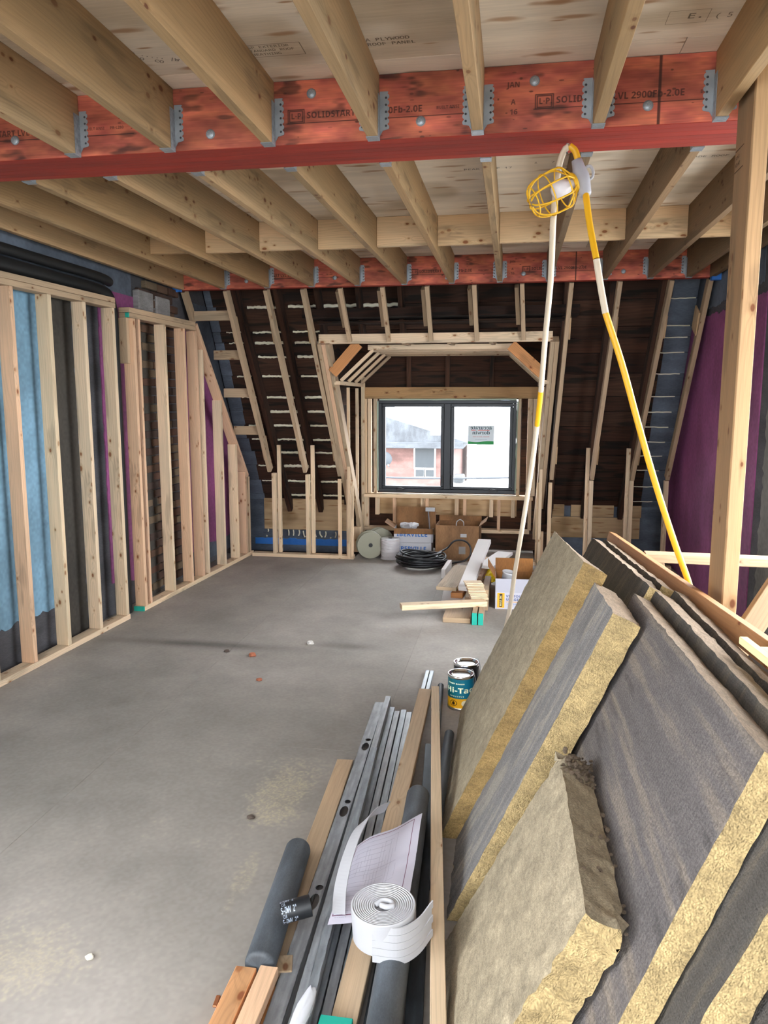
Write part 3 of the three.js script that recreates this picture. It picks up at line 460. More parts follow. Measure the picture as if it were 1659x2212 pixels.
for (const x of [-1.0, -0.58, -0.2]) bar(df, 'cross_tie', V(x, 2.2, -7.15), V(x + 0.1, 2.19, -8.4), 0.038, 0.03, M.dusty[0]);
for (const s of [0, 1]) { const x = s ? 0.3 : -1.66; bar(df, 'cheek_plate', V(x, 1.838, -7.28), V(x, 1.838, -8.5), 0.06, 0.034, M.pine[1]);
  for (const z of [-7.75, -8.2]) boxAt(df, 'cheek_stud', [x - 0.012, 0.02, z], [x + 0.018, 1.80, z - 0.03], P_(), 1);
  boxAt(df, 'cheek_stud', [x - 0.02, 0.02, -8.1], [x + 0.06, 0.3, -8.16], M.pine[3], 1); }
const wf = thing('window_frame_wall', 'rough stud framing around and below the dormer window with a brown lintel', 'framing', [-0.7, 0, -8.5]);
boxAt(wf, 'lintel', [-1.62, 1.69, -8.48], [0.28, 1.815, -8.60], M.timber, 0); boxAt(wf, 'rough_sill', [-1.63, 0.588, -8.43], [0.25, 0.626, -8.6], M.pine[2], 0);
for (const [x, w] of [[-1.625, 0.05], [-1.575, 0.035], [-1.51, 0.034], [0.085, 0.034], [0.2, 0.05], [0.25, 0.04]]) boxAt(wf, 'stud', [x - w / 2, 0.628, -8.5], [x + w / 2, 1.688, -8.58], P_(), 1);
boxAt(wf, 'corner_stud', [-1.66, 0.02, -8.46], [-1.62, 1.93, -8.5], M.pine[2], 1);
boxAt(wf, 'low_plate', [-1.63, 0.215, -8.42], [0.22, 0.25, -8.55], M.pine[1], 0);
boxAt(wf, 'plywood_panel', [-1.5, 0.38, -8.61], [0.08, 0.585, -8.63], M.plyBrown, 0);
for (const x of [-1.28, -0.91, -0.49, -0.115]) boxAt(wf, 'cripple_stud', [x - 0.017, 0.251, -8.44], [x + 0.017, 0.587, -8.5], M.pink[0], 1);
for (const x of [-1.49, -0.97, -0.585, -0.2, 0.04]) boxAt(wf, 'short_cripple', [x - 0.022, 0.38, -8.52], [x + 0.022, 0.587, -8.59], P_(), 1);
for (const [x, w] of [[-1.6, 0.04], [0.22, 0.035]]) boxAt(wf, 'cripple_stud', [x - w / 2, 0.251, -8.46], [x + w / 2, 0.587, -8.52], P_(), 1);
// the window: dark frame, two sashes, cranks, panes
const win = struct('window_1', [-0.705, 0.64, -8.55]);
const wb = (n, x0, y0, x1, y1, z0 = -8.5, z1 = -8.6, m = M.frame) => boxAt(win, n, [x0, y0, z0], [x1, y1, z1], m, 0, 0.004);
wb('frame_head', -1.47, 1.635, 0.055, 1.672); wb('frame_sill', -1.47, 0.645, 0.055, 0.685); wb('frame_jamb', -1.47, 0.685, -1.432, 1.635); wb('frame_jamb', 0.018, 0.685, 0.055, 1.635); wb('mullion', -0.735, 0.685, -0.66, 1.635);
for (const [a, b] of [[-1.432, -0.735], [-0.66, 0.018]]) { const k = 0.036; wb('sash', a, 1.635 - k, b, 1.635, -8.52, -8.57); wb('sash', a, 0.685, b, 0.685 + k * 0.8, -8.52, -8.57); wb('sash', a, 0.685 + k * 0.8, a + k, 1.635 - k, -8.52, -8.57); wb('sash', b - k, 0.685 + k * 0.8, b, 1.635 - k, -8.52, -8.57);
  const g = part(win, 'pane', placed(new THREE.BoxGeometry(b - a - 2 * k, 0.95 - 1.8 * k, 0.006), [(a + b) / 2, (0.685 + 0.8 * k + 1.635 - k) / 2, -8.55]), M.glass); }
for (const x of [-1.22, -0.18]) { part(win, 'crank', merge([placed(new THREE.BoxGeometry(0.1, 0.018, 0.02), [x, 0.672, -8.49]), tubeGeo([V(x - 0.05, 0.68, -8.485), V(x - 0.01, 0.695, -8.475), V(x + 0.05, 0.682, -8.48)], 0.006, 8, 6)]), M.black); }
for (const [x, s] of [[-0.745, -1], [-0.645, 1]]) part(win, 'sash_lock', placed(cbox(0.016, 0.09, 0.02, 1), [x, 0.80, -8.495]), M.black);
part(win, 'spray_foam', merge([[[-1.478, .66], [-1.478, 1.66]], [[0.063, .66], [0.063, 1.66]], [[-1.46, 1.68], [0.05, 1.68]]].map(([a, b]) => { const p = []; for (let i = 0; i <= 12; i++) p.push(V(a[0] + (b[0] - a[0]) * i / 12 + n3(i, 1, a[0]) * 0.004, a[1] + (b[1] - a[1]) * i / 12 + n3(i, 2, 3) * 0.004, -8.51 + n3(i, 3, 1) * 0.006)); return tubeGeo(p, 0.011, 40, 7); })), std({ color: 0xa9b8a8, roughness: 0.9 }));
const signT = canvasTex(512, 384, (c, w, h) => { c.fillStyle = '#dbe4ea'; c.fillRect(0, 0, w, h); c.fillStyle = '#2c4a55'; c.font = 'bold 96px serif'; c.textAlign = 'center'; c.fillText('accurate', w / 2, 80, 470); c.fillText('dorwin', w / 2, 180, 450); c.fillStyle = '#e04b32'; c.fillRect(90, 92, 235, 12); c.fillRect(360, 92, 90, 12); c.font = '30px sans-serif'; c.fillStyle = '#d07a80'; c.fillText('Windows, doors & more', w / 2, 236); c.fillStyle = '#8a97a4'; c.font = '20px sans-serif'; c.fillText('www.accuratedorwin.com', w / 2, 284); c.fillStyle = '#3f9a5a'; c.beginPath(); c.moveTo(0, h); c.lineTo(0, 318); c.quadraticCurveTo(w * 0.25, 305, w * 0.5, 330); c.quadraticCurveTo(w * 0.75, 350, w, 318); c.lineTo(w, h); c.fill(); });
const sign = new THREE.Mesh(new THREE.PlaneGeometry(0.285, 0.21), new THREE.MeshPhysicalMaterial({ map: signT, roughness: 1, side: THREE.DoubleSide })); sign.name = 'window_sticker'; sign.rotation.y = Math.PI; sign.position.set(-0.328, 1.292, -8.5445);
tag(sign, 'printed paper sticker on the right window pane, its lettering seen reversed', 'sticker');

// ---------- black drain pipes along the top of the left wall ----------
{ const m = new THREE.Mesh(tubeGeo([V(-2.995, 2.565, -2.3), V(-2.995, 2.56, -3), V(-2.99, 2.56, -4.5), V(-2.99, 2.56, -5.36), V(-2.995, 2.555, -5.46), V(-3.01, 2.55, -5.52)], 0.034, 60, 16), M.abs); m.name = 'drain_pipe'; tag(m, 'upper black plastic pipe running along the top of the left wall', 'pipe'); }
{ const m = new THREE.Mesh(tubeGeo([V(-2.99, 2.475, -2.3), V(-2.99, 2.47, -3), V(-2.985, 2.465, -4.9), V(-2.985, 2.462, -5.30), V(-2.985, 2.445, -5.43), V(-2.985, 2.37, -5.48), V(-2.985, 2.0, -5.49), V(-2.985, 0.9, -5.49), V(-2.985, 0.0, -5.49)], 0.046, 120, 18), M.abs); m.name = 'drain_pipe'; tag(m, 'lower black plastic pipe on the left wall, bending down between the stud walls', 'pipe'); }

// ---------- mineral wool ----------
M.goldD = std({ map: woolT, color: 0xc2a066, roughness: 1, bumpMap: woolB, bumpScale: 0.008 });
const TH = THREE.MathUtils.degToRad(26), nW = V(-Math.cos(TH), Math.sin(TH), 0), eW = V(Math.sin(TH), Math.cos(TH), 0);
const onW = (off, s, z) => V(-0.21, 0, z).addScaledVector(nW, -off).addScaledVector(eW, s);
// eight corners: front face (near-bottom, near-top, far-top, far-bottom), then the back face in the same order
function woolGeo(c, amp, seed, n = 30, rough = []) {
  const F = [[0, 1, 2, 3], [5, 4, 7, 6], [4, 5, 1, 0], [3, 2, 6, 7], [1, 5, 6, 2], [4, 0, 3, 7]], L = [];
  F.forEach((f, fi) => {
    const [a, b, d, e] = f.map((i) => c[i]), lu = a.distanceTo(b), lv = b.distanceTo(d), nu = Math.max(3, Math.round(n * Math.min(1, lu))), nv = Math.max(3, Math.round(n * Math.min(1, lv)));
    const g = new THREE.BufferGeometry(), P = [], U = [], I = [];
    for (let j = 0; j <= nv; j++) for (let i = 0; i <= nu; i++) {
      const u = i / nu, v = j / nv, p = a.clone().lerp(b, u).lerp(e.clone().lerp(d, u), v);
      const k = 22, q = V(n3(p.x * k, p.y * k, p.z * k, seed), n3(p.x * k, p.y * k, p.z * k, seed + 1), n3(p.x * k, p.y * k, p.z * k, seed + 2)).multiplyScalar(amp * 0.55).add(V(n3(p.x * 70, p.y * 70, p.z * 70, seed), n3(p.x * 70, p.y * 70, p.z * 70, seed + 5), n3(p.x * 70, p.y * 70, p.z * 70, seed + 7)).multiplyScalar(amp * 0.5));
      for (const [at, r, m] of rough) { const w = Math.max(0, 1 - p.distanceTo(at) / r); q.add(V(n3(p.x * 55, p.y * 55, p.z * 55, seed + 11), n3(p.x * 55, p.y * 55, p.z * 55, seed + 13), n3(p.x * 55, p.y * 55, p.z * 55, seed + 17)).multiplyScalar(w * m)); }
      p.add(q); if (p.y < 0.002) p.y = 0.002; P.push(p.x, p.y, p.z); U.push(u * lu / 0.5 + fi * 0.37, v * lv / 0.5);
    }
    for (let j = 0; j < nv; j++) for (let i = 0; i < nu; i++) { const o = j * (nu + 1) + i; I.push(o, o + nu + 1, o + 1, o + 1, o + nu + 1, o + nu + 2); }
    g.setAttribute('position', new THREE.Float32BufferAttribute(P, 3)); g.setAttribute('uv', new THREE.Float32BufferAttribute(U, 2)); g.setIndex(I);
    const fc = a.clone().add(b).add(d).add(e).multiplyScalar(0.25), ctr = c.reduce((s, p) => s.add(p), V(0, 0, 0)).multiplyScalar(1 / 8); g.computeVertexNormals();
    const nn = V(g.attributes.normal.getX((nu + 2)), g.attributes.normal.getY(nu + 2), g.attributes.normal.getZ(nu + 2));
    if (nn.dot(fc.sub(ctr)) < 0) { for (let i = 0; i < I.length; i += 3) { const t = I[i]; I[i] = I[i + 1]; I[i + 1] = t; } g.setIndex(I); g.computeVertexNormals(); }
    L.push(g);
  });
  return mergeGeometries(L, true);
}
function batt(label, c, mats, amp = 0.004, seed = 1, n = 40, rough) {   // mats: front, back, near end, far end, top, bottom
  const base = c[0].clone().lerp(c[3], 0.5); base.y = 0; const t = thing('insulation_board', label, 'insulation', base.toArray(), 'mineral wool boards leaning on the right');
  part(t, 'wool_body', woolGeo(c, amp, seed, n, rough), mats.map((k) => M[k])); return t;
}
const slab = (o0, o1, z0, z1, s0, sn, sf, zb = [0, 0]) => [onW(o0, s0, z0 + zb[0]), onW(o0, sn, z0), onW(o0, sf, z1), onW(o0, s0, z1 + zb[1]), onW(o1, s0, z0 + zb[0]), onW(o1, sn, z0), onW(o1, sf, z1), onW(o1, s0, z1 + zb[1])];
const cA = slab(-0.03, 0.065, -2.89, -4.08, -0.02, 1.18, 1.083, [0.155, 0.09]); cA[5] = V(0.362, 1.033, -2.85); cA[6] = V(0.3, 0.90, -4.18); cA[0].y = cA[3].y = cA[4].y = cA[7].y = 0.003; cA[0].x = cA[3].x = -0.236; cA[4].x = cA[7].x = -0.135; cA[3].z = cA[7].z = -3.96; 
batt('large tan insulation board leaning farthest back of the three front ones, gold cut edge', cA, ['tanW', 'tanW', 'goldD', 'goldW', 'brownW', 'tanW'], 0.004, 2, 46);
const cB = slab(0.035, 0.128, -2.385, -2.88, 0.02, 1.15, 1.13, [0.12, 0.14]);
batt('narrow insulation board with a grey front and thick gold edge, second of the leaning three', cB, ['greyW', 'tanW', 'goldW', 'goldW', 'brownW', 'tanW'], 0.005, 5, 46, [[onW(0.128, 0.7, -2.35), 0.16, 0.006]]);
const cC = slab(0.04, 0.132, -1.41, -2.12, 0.015, 0.775, 0.765, [-0.02, -0.05]);
const tC = batt('shortest tan insulation board in front, with a crumbled top and gold near edge', cC, ['tanW', 'tanW', 'goldW', 'goldW', 'tanW', 'tanW'], 0.004, 9, 60, [[onW(0.09, 0.77, -2.1), 0.14, 0.03], [onW(0.1, 0.77, -1.62), 0.08, 0.012], [onW(0.132, 0.77, -1.42), 0.1, 0.02], [onW(0.06, 0.55, -1.4), 0.3, 0.010]]);
{ const L = []; for (let i = 0; i < 170; i++) { const q = i < 150 ? onW(rr(0.045, 0.13), 0.765 + rr(-0.005, 0.02), rr(-2.14, -2.0)) : i < 160 ? onW(rr(0.05, 0.14), 0.776 + rr(-0.004, 0.004), rr(-1.75, -1.55)) : onW(0.135, 0.77 + rr(-0.02, 0.01), rr(-1.9, -1.42)); L.push(placed(new THREE.IcosahedronGeometry(rr(0.003, 0.008), 0), q.toArray(), [rnd() * 6, rnd() * 6, 0], [1, rr(0.5, 1), rr(0.6, 1.2)])); } const m = part(tC, 'torn_fibre', merge(L), M.brownW); m.userData.kind = 'stuff'; }
const dark5 = ['greyD', 'greyW', 'goldW', 'goldW', 'brownW', 'tanW'];
batt('broad dark grey insulation slab behind the leaning boards, first of the near row', slab(0.145, 0.203, -1.39, -2.72, 0, 1.235, 1.185, [0.2, 0.1]), dark5, 0.004, 21, 46);
batt('dark grey insulation slab in the near row, second from the front, top just showing', slab(0.21, 0.275, -1.25, -2.74, 0, 1.275, 1.225, [0.1, 0.05]), ['darkW', 'greyW', 'goldW', 'goldW', 'brownW', 'tanW'], 0.005, 25, 46, [[onW(0.21, 1.25, -2.2), 0.1, 0.014]]);
batt('dark grey insulation slab at the back of the near row, beside the wooden plank', slab(0.285, 0.338, -1.15, -2.82, 0, 1.285, 1.245, [0.06, 0.05]), ['darkW', 'greyW', 'goldW', 'goldW', 'brownW', 'tanW'], 0.005, 28, 46);
batt('dark grey insulation slab of the far row, behind the large tan board', slab(0.2, 0.255, -2.80, -4.30, 0, 1.22, 1.12), ['darkW', 'greyW', 'goldW', 'goldW', 'brownW', 'tanW'], 0.006, 31, 40);
batt('dark grey insulation slab of the far row, next to the wooden plank', slab(0.265, 0.315, -2.90, -4.35, 0, 1.232, 1.135), ['darkW', 'greyW', 'goldW', 'goldW', 'brownW', 'tanW'], 0.006, 34, 40);
M.plank = wood(0xb98f68);
{ const m = bar(null, 'plank', V(0.597, 0.866, -4.62), V(0.712, 1.039, -1.5), 0.04, 0.065, M.plank, V(0.25, 1, 0)); m.name = 'plank'; tag(m, 'long brown wooden plank lying along the tops of the grey insulation slabs', 'plank'); }
for (const [i, x] of [0.615, 0.641].entries()) tag(bar(null, 'foam_strip', V(x, 1.046, -2.07 + i * 0.08), V(x + 0.025, 1.075, -1.4), 0.022, 0.02, std({ color: 0xe8dfa6, roughness: 0.95 })), `pale yellow strip lying beside the plank on the right, ${i ? 'right' : 'left'} of two`, 'strip', 'pale yellow strips');

// ---------- guard rail, post and brace on the right ----------
const gd = thing('guard_rail', 'pale wooden guard rail crossing behind the tall post to the right wall', 'railing', [0.9, 0, -3.75]);
bar(gd, 'rail', V(0.65, 0.925, -3.78), V(1.62, 0.925, -3.72), 0.089, 0.04, M.dusty[1]); boxAt(gd, 'rail_post', [0.70, 0, -3.76], [0.74, 0.904, -3.80], M.dusty[0], 1); boxAt(gd, 'rail_post', [1.55, 0, -3.70], [1.6, 0.904, -3.745], M.pine[1], 1);
M.postLit = wood(0xdcc2a2); M.postShade = wood(0x9d8871); const post = thing('post', 'tall pale wooden post on the right, from floor to ceiling joists', 'post', [0.772, 0, -2.88]);  // lit front and shaded side are put into two wood colours
boxAt(post, 'lit_edge_strip', [0.749, 0, -2.78], [0.796, 2.89, -2.802], M.postLit, 1); boxAt(post, 'stud', [0.7505, 0, -2.803], [0.795, 2.89, -2.99], M.postShade, 1);  // pale strip carries the lit edge, darker board the shaded side
{ const g = new THREE.PlaneGeometry(0.1, 0.085); const m = ink(256, 220, (c, w, h) => { c.clearRect(0, 0, w, h); c.strokeStyle = c.fillStyle = 'rgba(60,42,34,0.75)'; c.lineWidth = 8; c.strokeRect(-10, 20, w + 20, h - 40); c.font = 'bold 46px sans-serif'; c.save(); c.translate(w / 2, h / 2); c.fillText('S-P-F', -w / 2 + 20, -10, 200); c.fillText('KD-HT', -w / 2 + 20, 50, 200); c.restore(); }); const p = part(post, 'grade_stamp', g, m); p.rotation.y = -Math.PI / 2; p.position.set(0.7499 - 0.772, 2.49, -2.935 + 2.88); }
tag(bar(null, 'brace', V(0.53, 0.045, -3.06), V(1.28, 1.45, -3.06), 0.04, 0.089, M.dusty[1], V(-0.88, 0.47, 0)), 'slanted pale wooden brace beyond the post at the right edge', 'brace').name;

// ---------- work light ----------
const wl = thing('work_light', 'yellow caged work light hanging from the near red beam by a yellow and white cord', 'work light', [0.2, 2.63, -3.22]);
{ const o = V(0.228, 2.51, -3.2), ax = V(-0.88, -0.42, 0.2).normalize(), a1 = V(0, 0, 1).cross(ax).normalize(), a2 = ax.clone().cross(a1), at = (d, r, t) => o.clone().addScaledVector(ax, d).addScaledVector(a1, r * Math.cos(t)).addScaledVector(a2, r * Math.sin(t));
  const prof = [[0.012, 0.03], [0.03, 0.052], [0.055, 0.078], [0.13, 0.08], [0.172, 0.066], [0.192, 0.042], [0.197, 0.018]];
  for (let i = 0; i < 8; i++) part(wl, 'cage_rib', tubeGeo(prof.map(([d, r]) => at(d, r, i * Math.PI / 4 + 0.2)), 0.0036, 24, 6), M.yellow);
  for (const [d, r] of [[0.055, 0.078], [0.125, 0.08], [0.184, 0.054]]) { const c = []; for (let i = 0; i < 16; i++) c.push(at(d, r, i * Math.PI / 8)); part(wl, 'cage_ring', tubeGeo(c, 0.003, 40, 6, true), M.yellow); }
  { const c = []; for (let i = 0; i < 16; i++) c.push(at(0.014, 0.032, i * Math.PI / 8)); part(wl, 'cage_collar', tubeGeo(c, 0.008, 40, 8, true), M.yellow); }
  const bulb = new THREE.LatheGeometry([[0.0001, 0], [0.016, 0], [0.018, 0.02], [0.032, 0.05], [0.036, 0.07], [0.03, 0.092], [0.016, 0.104], [0.0001, 0.107]].map((p) => new THREE.Vector2(...p)), 24); const bm_ = part(wl, 'bulb', bulb, std({ color: 0xe4e2ea, roughness: 0.35 })); bm_.quaternion.setFromUnitVectors(V(0, 1, 0), ax); bm_.position.copy(o).addScaledVector(ax, 0.0).sub(wl.position);
  const s = part(wl, 'socket', new THREE.LatheGeometry([[0.0001, 0], [0.02, 0], [0.024, 0.01], [0.03, 0.05], [0.032, 0.075], [0.024, 0.11], [0.02, 0.14], [0.0001, 0.142]].map((p) => new THREE.Vector2(...p)), 20), M.socket); s.quaternion.setFromUnitVectors(V(0, 1, 0), V(-0.28, 0.96, 0).normalize()); s.position.copy(V(0.264, 2.455, -3.2)).sub(wl.position);
  part(wl, 'hook', tubeGeo([V(0.25, 2.555, -3.2), V(0.275, 2.565, -3.2), V(0.288, 2.545, -3.2), V(0.284, 2.52, -3.2), V(0.262, 2.515, -3.2)], 0.006, 20, 6), M.white);
  part(wl, 'nail', tubeGeo([V(0.188, 2.657, -3.215), V(0.188, 2.625, -3.215), V(0.188, 2.615, -3.2)], 0.003, 6, 6), M.zinc); }
const pt = (x, y, z0, z) => V(x * z / z0, 1.67 + (y - 1.67) * z / z0, z);
part(wl, 'cord', tubeGeo([V(0.229, 2.592, -3.2), V(0.216, 2.625, -3.2), V(0.196, 2.642, -3.2)], 0.0125, 14, 10), M.cordY);
part(wl, 'cord', tubeGeo([V(0.196, 2.642, -3.2), V(0.18, 2.634, -3.21), V(0.163, 2.59, -3.23), V(0.155, 2.53, -3.25), pt(0.198, 2.66, -4.4, -3.26), pt(0.196, 2.60, -4.4, -3.27), pt(0.193, 2.331, -4.4, -3.4), pt(0.173, 2.011, -4.4, -3.6), pt(0.158, 1.72, -4.4, -3.78)], 0.0125, 60, 10), M.cordW, 'white length of cord');
part(wl, 'cord', tubeGeo([pt(0.158, 1.72, -4.4, -3.78), pt(0.15, 1.62, -4.4, -3.83), pt(0.142, 1.53, -4.4, -3.88)], 0.0127, 14, 10), M.cordY);
part(wl, 'cord', tubeGeo([pt(0.142, 1.53, -4.4, -3.88), pt(0.122, 1.32, -4.4, -4.0), pt(0.079, 0.974, -4.4, -4.2), pt(0.039, 0.675, -4.4, -4.38), pt(0.014, 0.45, -4.4, -4.46), V(-0.02, 0.22, -4.52), V(-0.03, 0.02, -4.56), V(0.0, 0.014, -4.9)], 0.0127, 60, 10), M.cordW, 'white length of cord');
part(wl, 'cord', tubeGeo([V(0.262, 2.462, -3.19), V(0.279, 2.335, -3.15), V(0.303, 2.2, -3.1)], 0.0125, 20, 10), M.cordY);
part(wl, 'cord', tubeGeo([V(0.303, 2.2, -3.1), V(0.325, 2.09, -3.1), V(0.345, 2.0, -3.1)], 0.0127, 12, 10), M.cordW, 'white length of cord');
part(wl, 'cord', tubeGeo([V(0.345, 2.0, -3.1), V(0.416, 1.802, -3.1), V(0.476, 1.608, -3.1), V(0.527, 1.447, -3.1), V(0.588, 1.267, -3.1), V(0.648, 1.103, -3.1), V(0.708, 0.948, -3.1), V(0.76, 0.75, -3.1), V(0.79, 0.4, -3.1), V(0.8, 0.014, -3.15)], 0.0125, 70, 10), M.cordY);

// ---------- long stock on the floor beside the insulation ----------
const orient = (m, A, B, up = V(0, 1, 0)) => { const z = B.clone().sub(A).normalize(), x = up.clone().cross(z).normalize(), y = z.clone().cross(x); m.quaternion.setFromRotationMatrix(new THREE.Matrix4().makeBasis(x, y, z)); m.position.copy(A).add(B).multiplyScalar(0.5); return m; };
function channel(len, w, h, t, holes = [], lip = 0) {   // web on top, flanges down, length along z
  const s = new THREE.Shape([[-w / 2, -len / 2], [w / 2, -len / 2], [w / 2, len / 2], [-w / 2, len / 2]].map((p) => new THREE.Vector2(...p)));
  for (const q of holes) { const p = new THREE.Path(); p.absellipse(w * 0.05, q, w * 0.33, 0.042, 0, Math.PI * 2, true); s.holes.push(p); const r = new THREE.Path(); r.absellipse(w * 0.1, q - 0.075, w * 0.26, 0.016, 0, Math.PI * 2, true); s.holes.push(r); }
  const L = [placed(new THREE.ExtrudeGeometry(s, { depth: t, bevelEnabled: false, curveSegments: 16 }), [0, 0, 0], [Math.PI / 2, 0, 0])];
  for (const k of [-1, 1]) { L.push(placed(new THREE.BoxGeometry(t, h, len), [k * (w / 2 - t / 2), -h / 2, 0])); if (lip) L.push(placed(new THREE.BoxGeometry(lip, t, len), [k * (w / 2 - lip / 2), -h + t / 2, 0])); }
  const g = merge(L), p = g.attributes.position; metreUV(g, (x, y, z) => [z / 0.5, (x + y) / 0.2]); return g;
}
const stock = 'long stock lying along the floor';
function steel(label, A, B, w, h, o = {}) { const len = A.distanceTo(B); const m = new THREE.Mesh(channel(len, w, h, 0.0016, o.holes ?? [], o.lip ?? 0.006), o.mat ?? M.steel); m.name = 'steel_stud'; orient(m, A, B, o.up); return tag(m, label, 'steel stud', stock); }
const lumber = (label, A, B, w, h, m, name = 'plank') => tag(bar(null, name, A, B, w, h, m), label, 'plank', stock);
lumber('dusty flat wooden plank at the left edge of the long stock', V(-0.717, 0.0195, -3.24), V(-0.655, 0.0195, -1.98), 0.074, 0.038, M.dusty[0]);
steel('galvanized steel stud with oval knockout holes, second piece from the left of the stock', V(-0.67, 0.05, -3.9), V(-0.573, 0.05, -1.5), 0.05, 0.048, { holes: [-0.66, -0.08, 0.48] });
steel('tall narrow galvanized channel right of the stud with knockout holes', V(-0.627, 0.075, -3.93), V(-0.508, 0.075, -1.45), 0.028, 0.073, {});
steel('short galvanized channel overlapping the tall narrow one halfway along', V(-0.580, 0.107, -3.24), V(-0.475, 0.107, -1.5), 0.026, 0.03, { mat: M.zinc });
[[-0.597, -3.88, -0.470], [-0.562, -3.82, -0.438], [-0.530, -3.855, -0.408], [-0.497, -3.82, -0.378]].forEach(([x, z, xn], i) => steel(`thin galvanized track in the middle of the long stock, ${ord[i]} from the left of four`, V(x, 0.036 + 0.004 * (i % 2), z), V(xn, 0.036, -1.5), 0.027, 0.034, { mat: i % 2 ? M.steel : M.zinc }));
for (const i of [0, 1]) steel(`short thin galvanized strip poking out past the knotty plank, ${i ? 'right' : 'left'} of two`, V(-0.474 + i * 0.027, 0.02, -4.52), V(-0.462 + i * 0.027, 0.02, -3.7), 0.022, 0.018, { mat: M.zinc });
lumber('knotty flat wooden plank on top of the steel tracks', V(-0.438, 0.062, -4.06), V(-0.388, 0.062, -1.5), 0.07, 0.036, M.weathered);
{ const m = boxAt(null, 'wood_offcut', [-0.45, 0.083, -1.56], [-0.365, 0.1, -1.72], M.teal, 0, 0.002); tag(m, 'offcut painted bright green at the bottom edge of the picture, on the knotty plank', 'offcut'); }
steel('dark steel channel under the large grey pipe, reaching farther back', V(-0.345, 0.05, -3.44), V(-0.195, 0.05, -1.5), 0.048, 0.046, { mat: std({ map: steelT, color: 0x5a636b, metalness: 0.8, roughness: 0.4 }) });
steel('dark steel channel beneath the knotty plank and the large grey pipe', V(-0.349, 0.042, -2.5), V(-0.318, 0.042, -1.5), 0.044, 0.04, { mat: std({ map: steelT, color: 0x6a7076, metalness: 0.8, roughness: 0.4 }) });
function pipe(label, A, B, r, mat, cap = true) {
  const len = A.distanceTo(B), i = r * 0.86, pr = cap ? [[0.0001, 0], [r * 0.7, 0.002], [r * 0.93, r * 0.12], [r, r * 0.35], [r, len - r * 0.35], [r * 0.93, len - r * 0.12], [r * 0.7, len - 0.002], [0.0001, len]] : [[i, 0], [r - 0.001, 0], [r, 0.001], [r, len - 0.001], [r - 0.001, len], [i, len], [i, 0]];
  const g = new THREE.LatheGeometry(pr.map((p) => new THREE.Vector2(...p)), 32); metreUV(g, (x, y, z) => [Math.atan2(z, x) / 6.283, y / 0.6]);
  const m = new THREE.Mesh(g, mat); m.name = 'pipe'; m.quaternion.setFromUnitVectors(V(0, 1, 0), B.clone().sub(A).normalize()); m.position.copy(A); return tag(m, label, 'pipe', stock);
}
pipe('scuffed grey plastic pipe lying on the plank at the left of the stock', V(-0.716, 0.084, -2.455), V(-0.668, 0.082, -1.87), 0.045, M.greyPipe);
pipe('large grey plastic pipe in the middle of the stock, under the paper', V(-0.335, 0.098, -2.875), V(-0.272, 0.098, -1.45), 0.046, M.greyPipe);
pipe('thin grey pipe right of the wooden strip, at the foot of the tan board', V(-0.268, 0.026, -3.62), V(-0.25, 0.026, -2.4), 0.024, M.greyPipe);
pipe('thin grey pipe reaching farthest back, beside the paint cans', V(-0.372, 0.019, -4.28), V(-0.325, 0.019, -3.5), 0.018, M.greyPipe);
lumber('slim pale wooden strip on top at the right edge of the stock', V(-0.376, 0.112, -3.98), V(-0.124, 0.112, -1.5), 0.042, 0.036, M.pine[1], 'wood_strip');
{ const c = canvasTex(256, 128, (c, w, h) => { c.fillStyle = '#1a1c20'; c.fillRect(0, 0, w, h); c.fillStyle = '#b9c6d8'; for (const y of [4, 36, 68, 100]) { c.font = 'bold 22px monospace'; c.fillText('ABS-DWV 2"', 30, y + 14, 190); c.font = '14px monospace'; c.fillText('T  CSA', 40, y + 27); } }); const m = pipe('short black pipe coupling with white lettering on the left grey pipe', V(-0.562, 0.165, -2.045), V(-0.644, 0.153, -2.01), 0.031, std({ map: c, roughness: 0.45 }), false); metreUV(m.geometry, (x, y, z) => [1 - y / 0.115, 0.5 - Math.atan2(z, x) / 6.283 * 1.4]); m.name = 'pipe_coupling'; m.userData.category = 'coupling'; delete m.userData.group; }
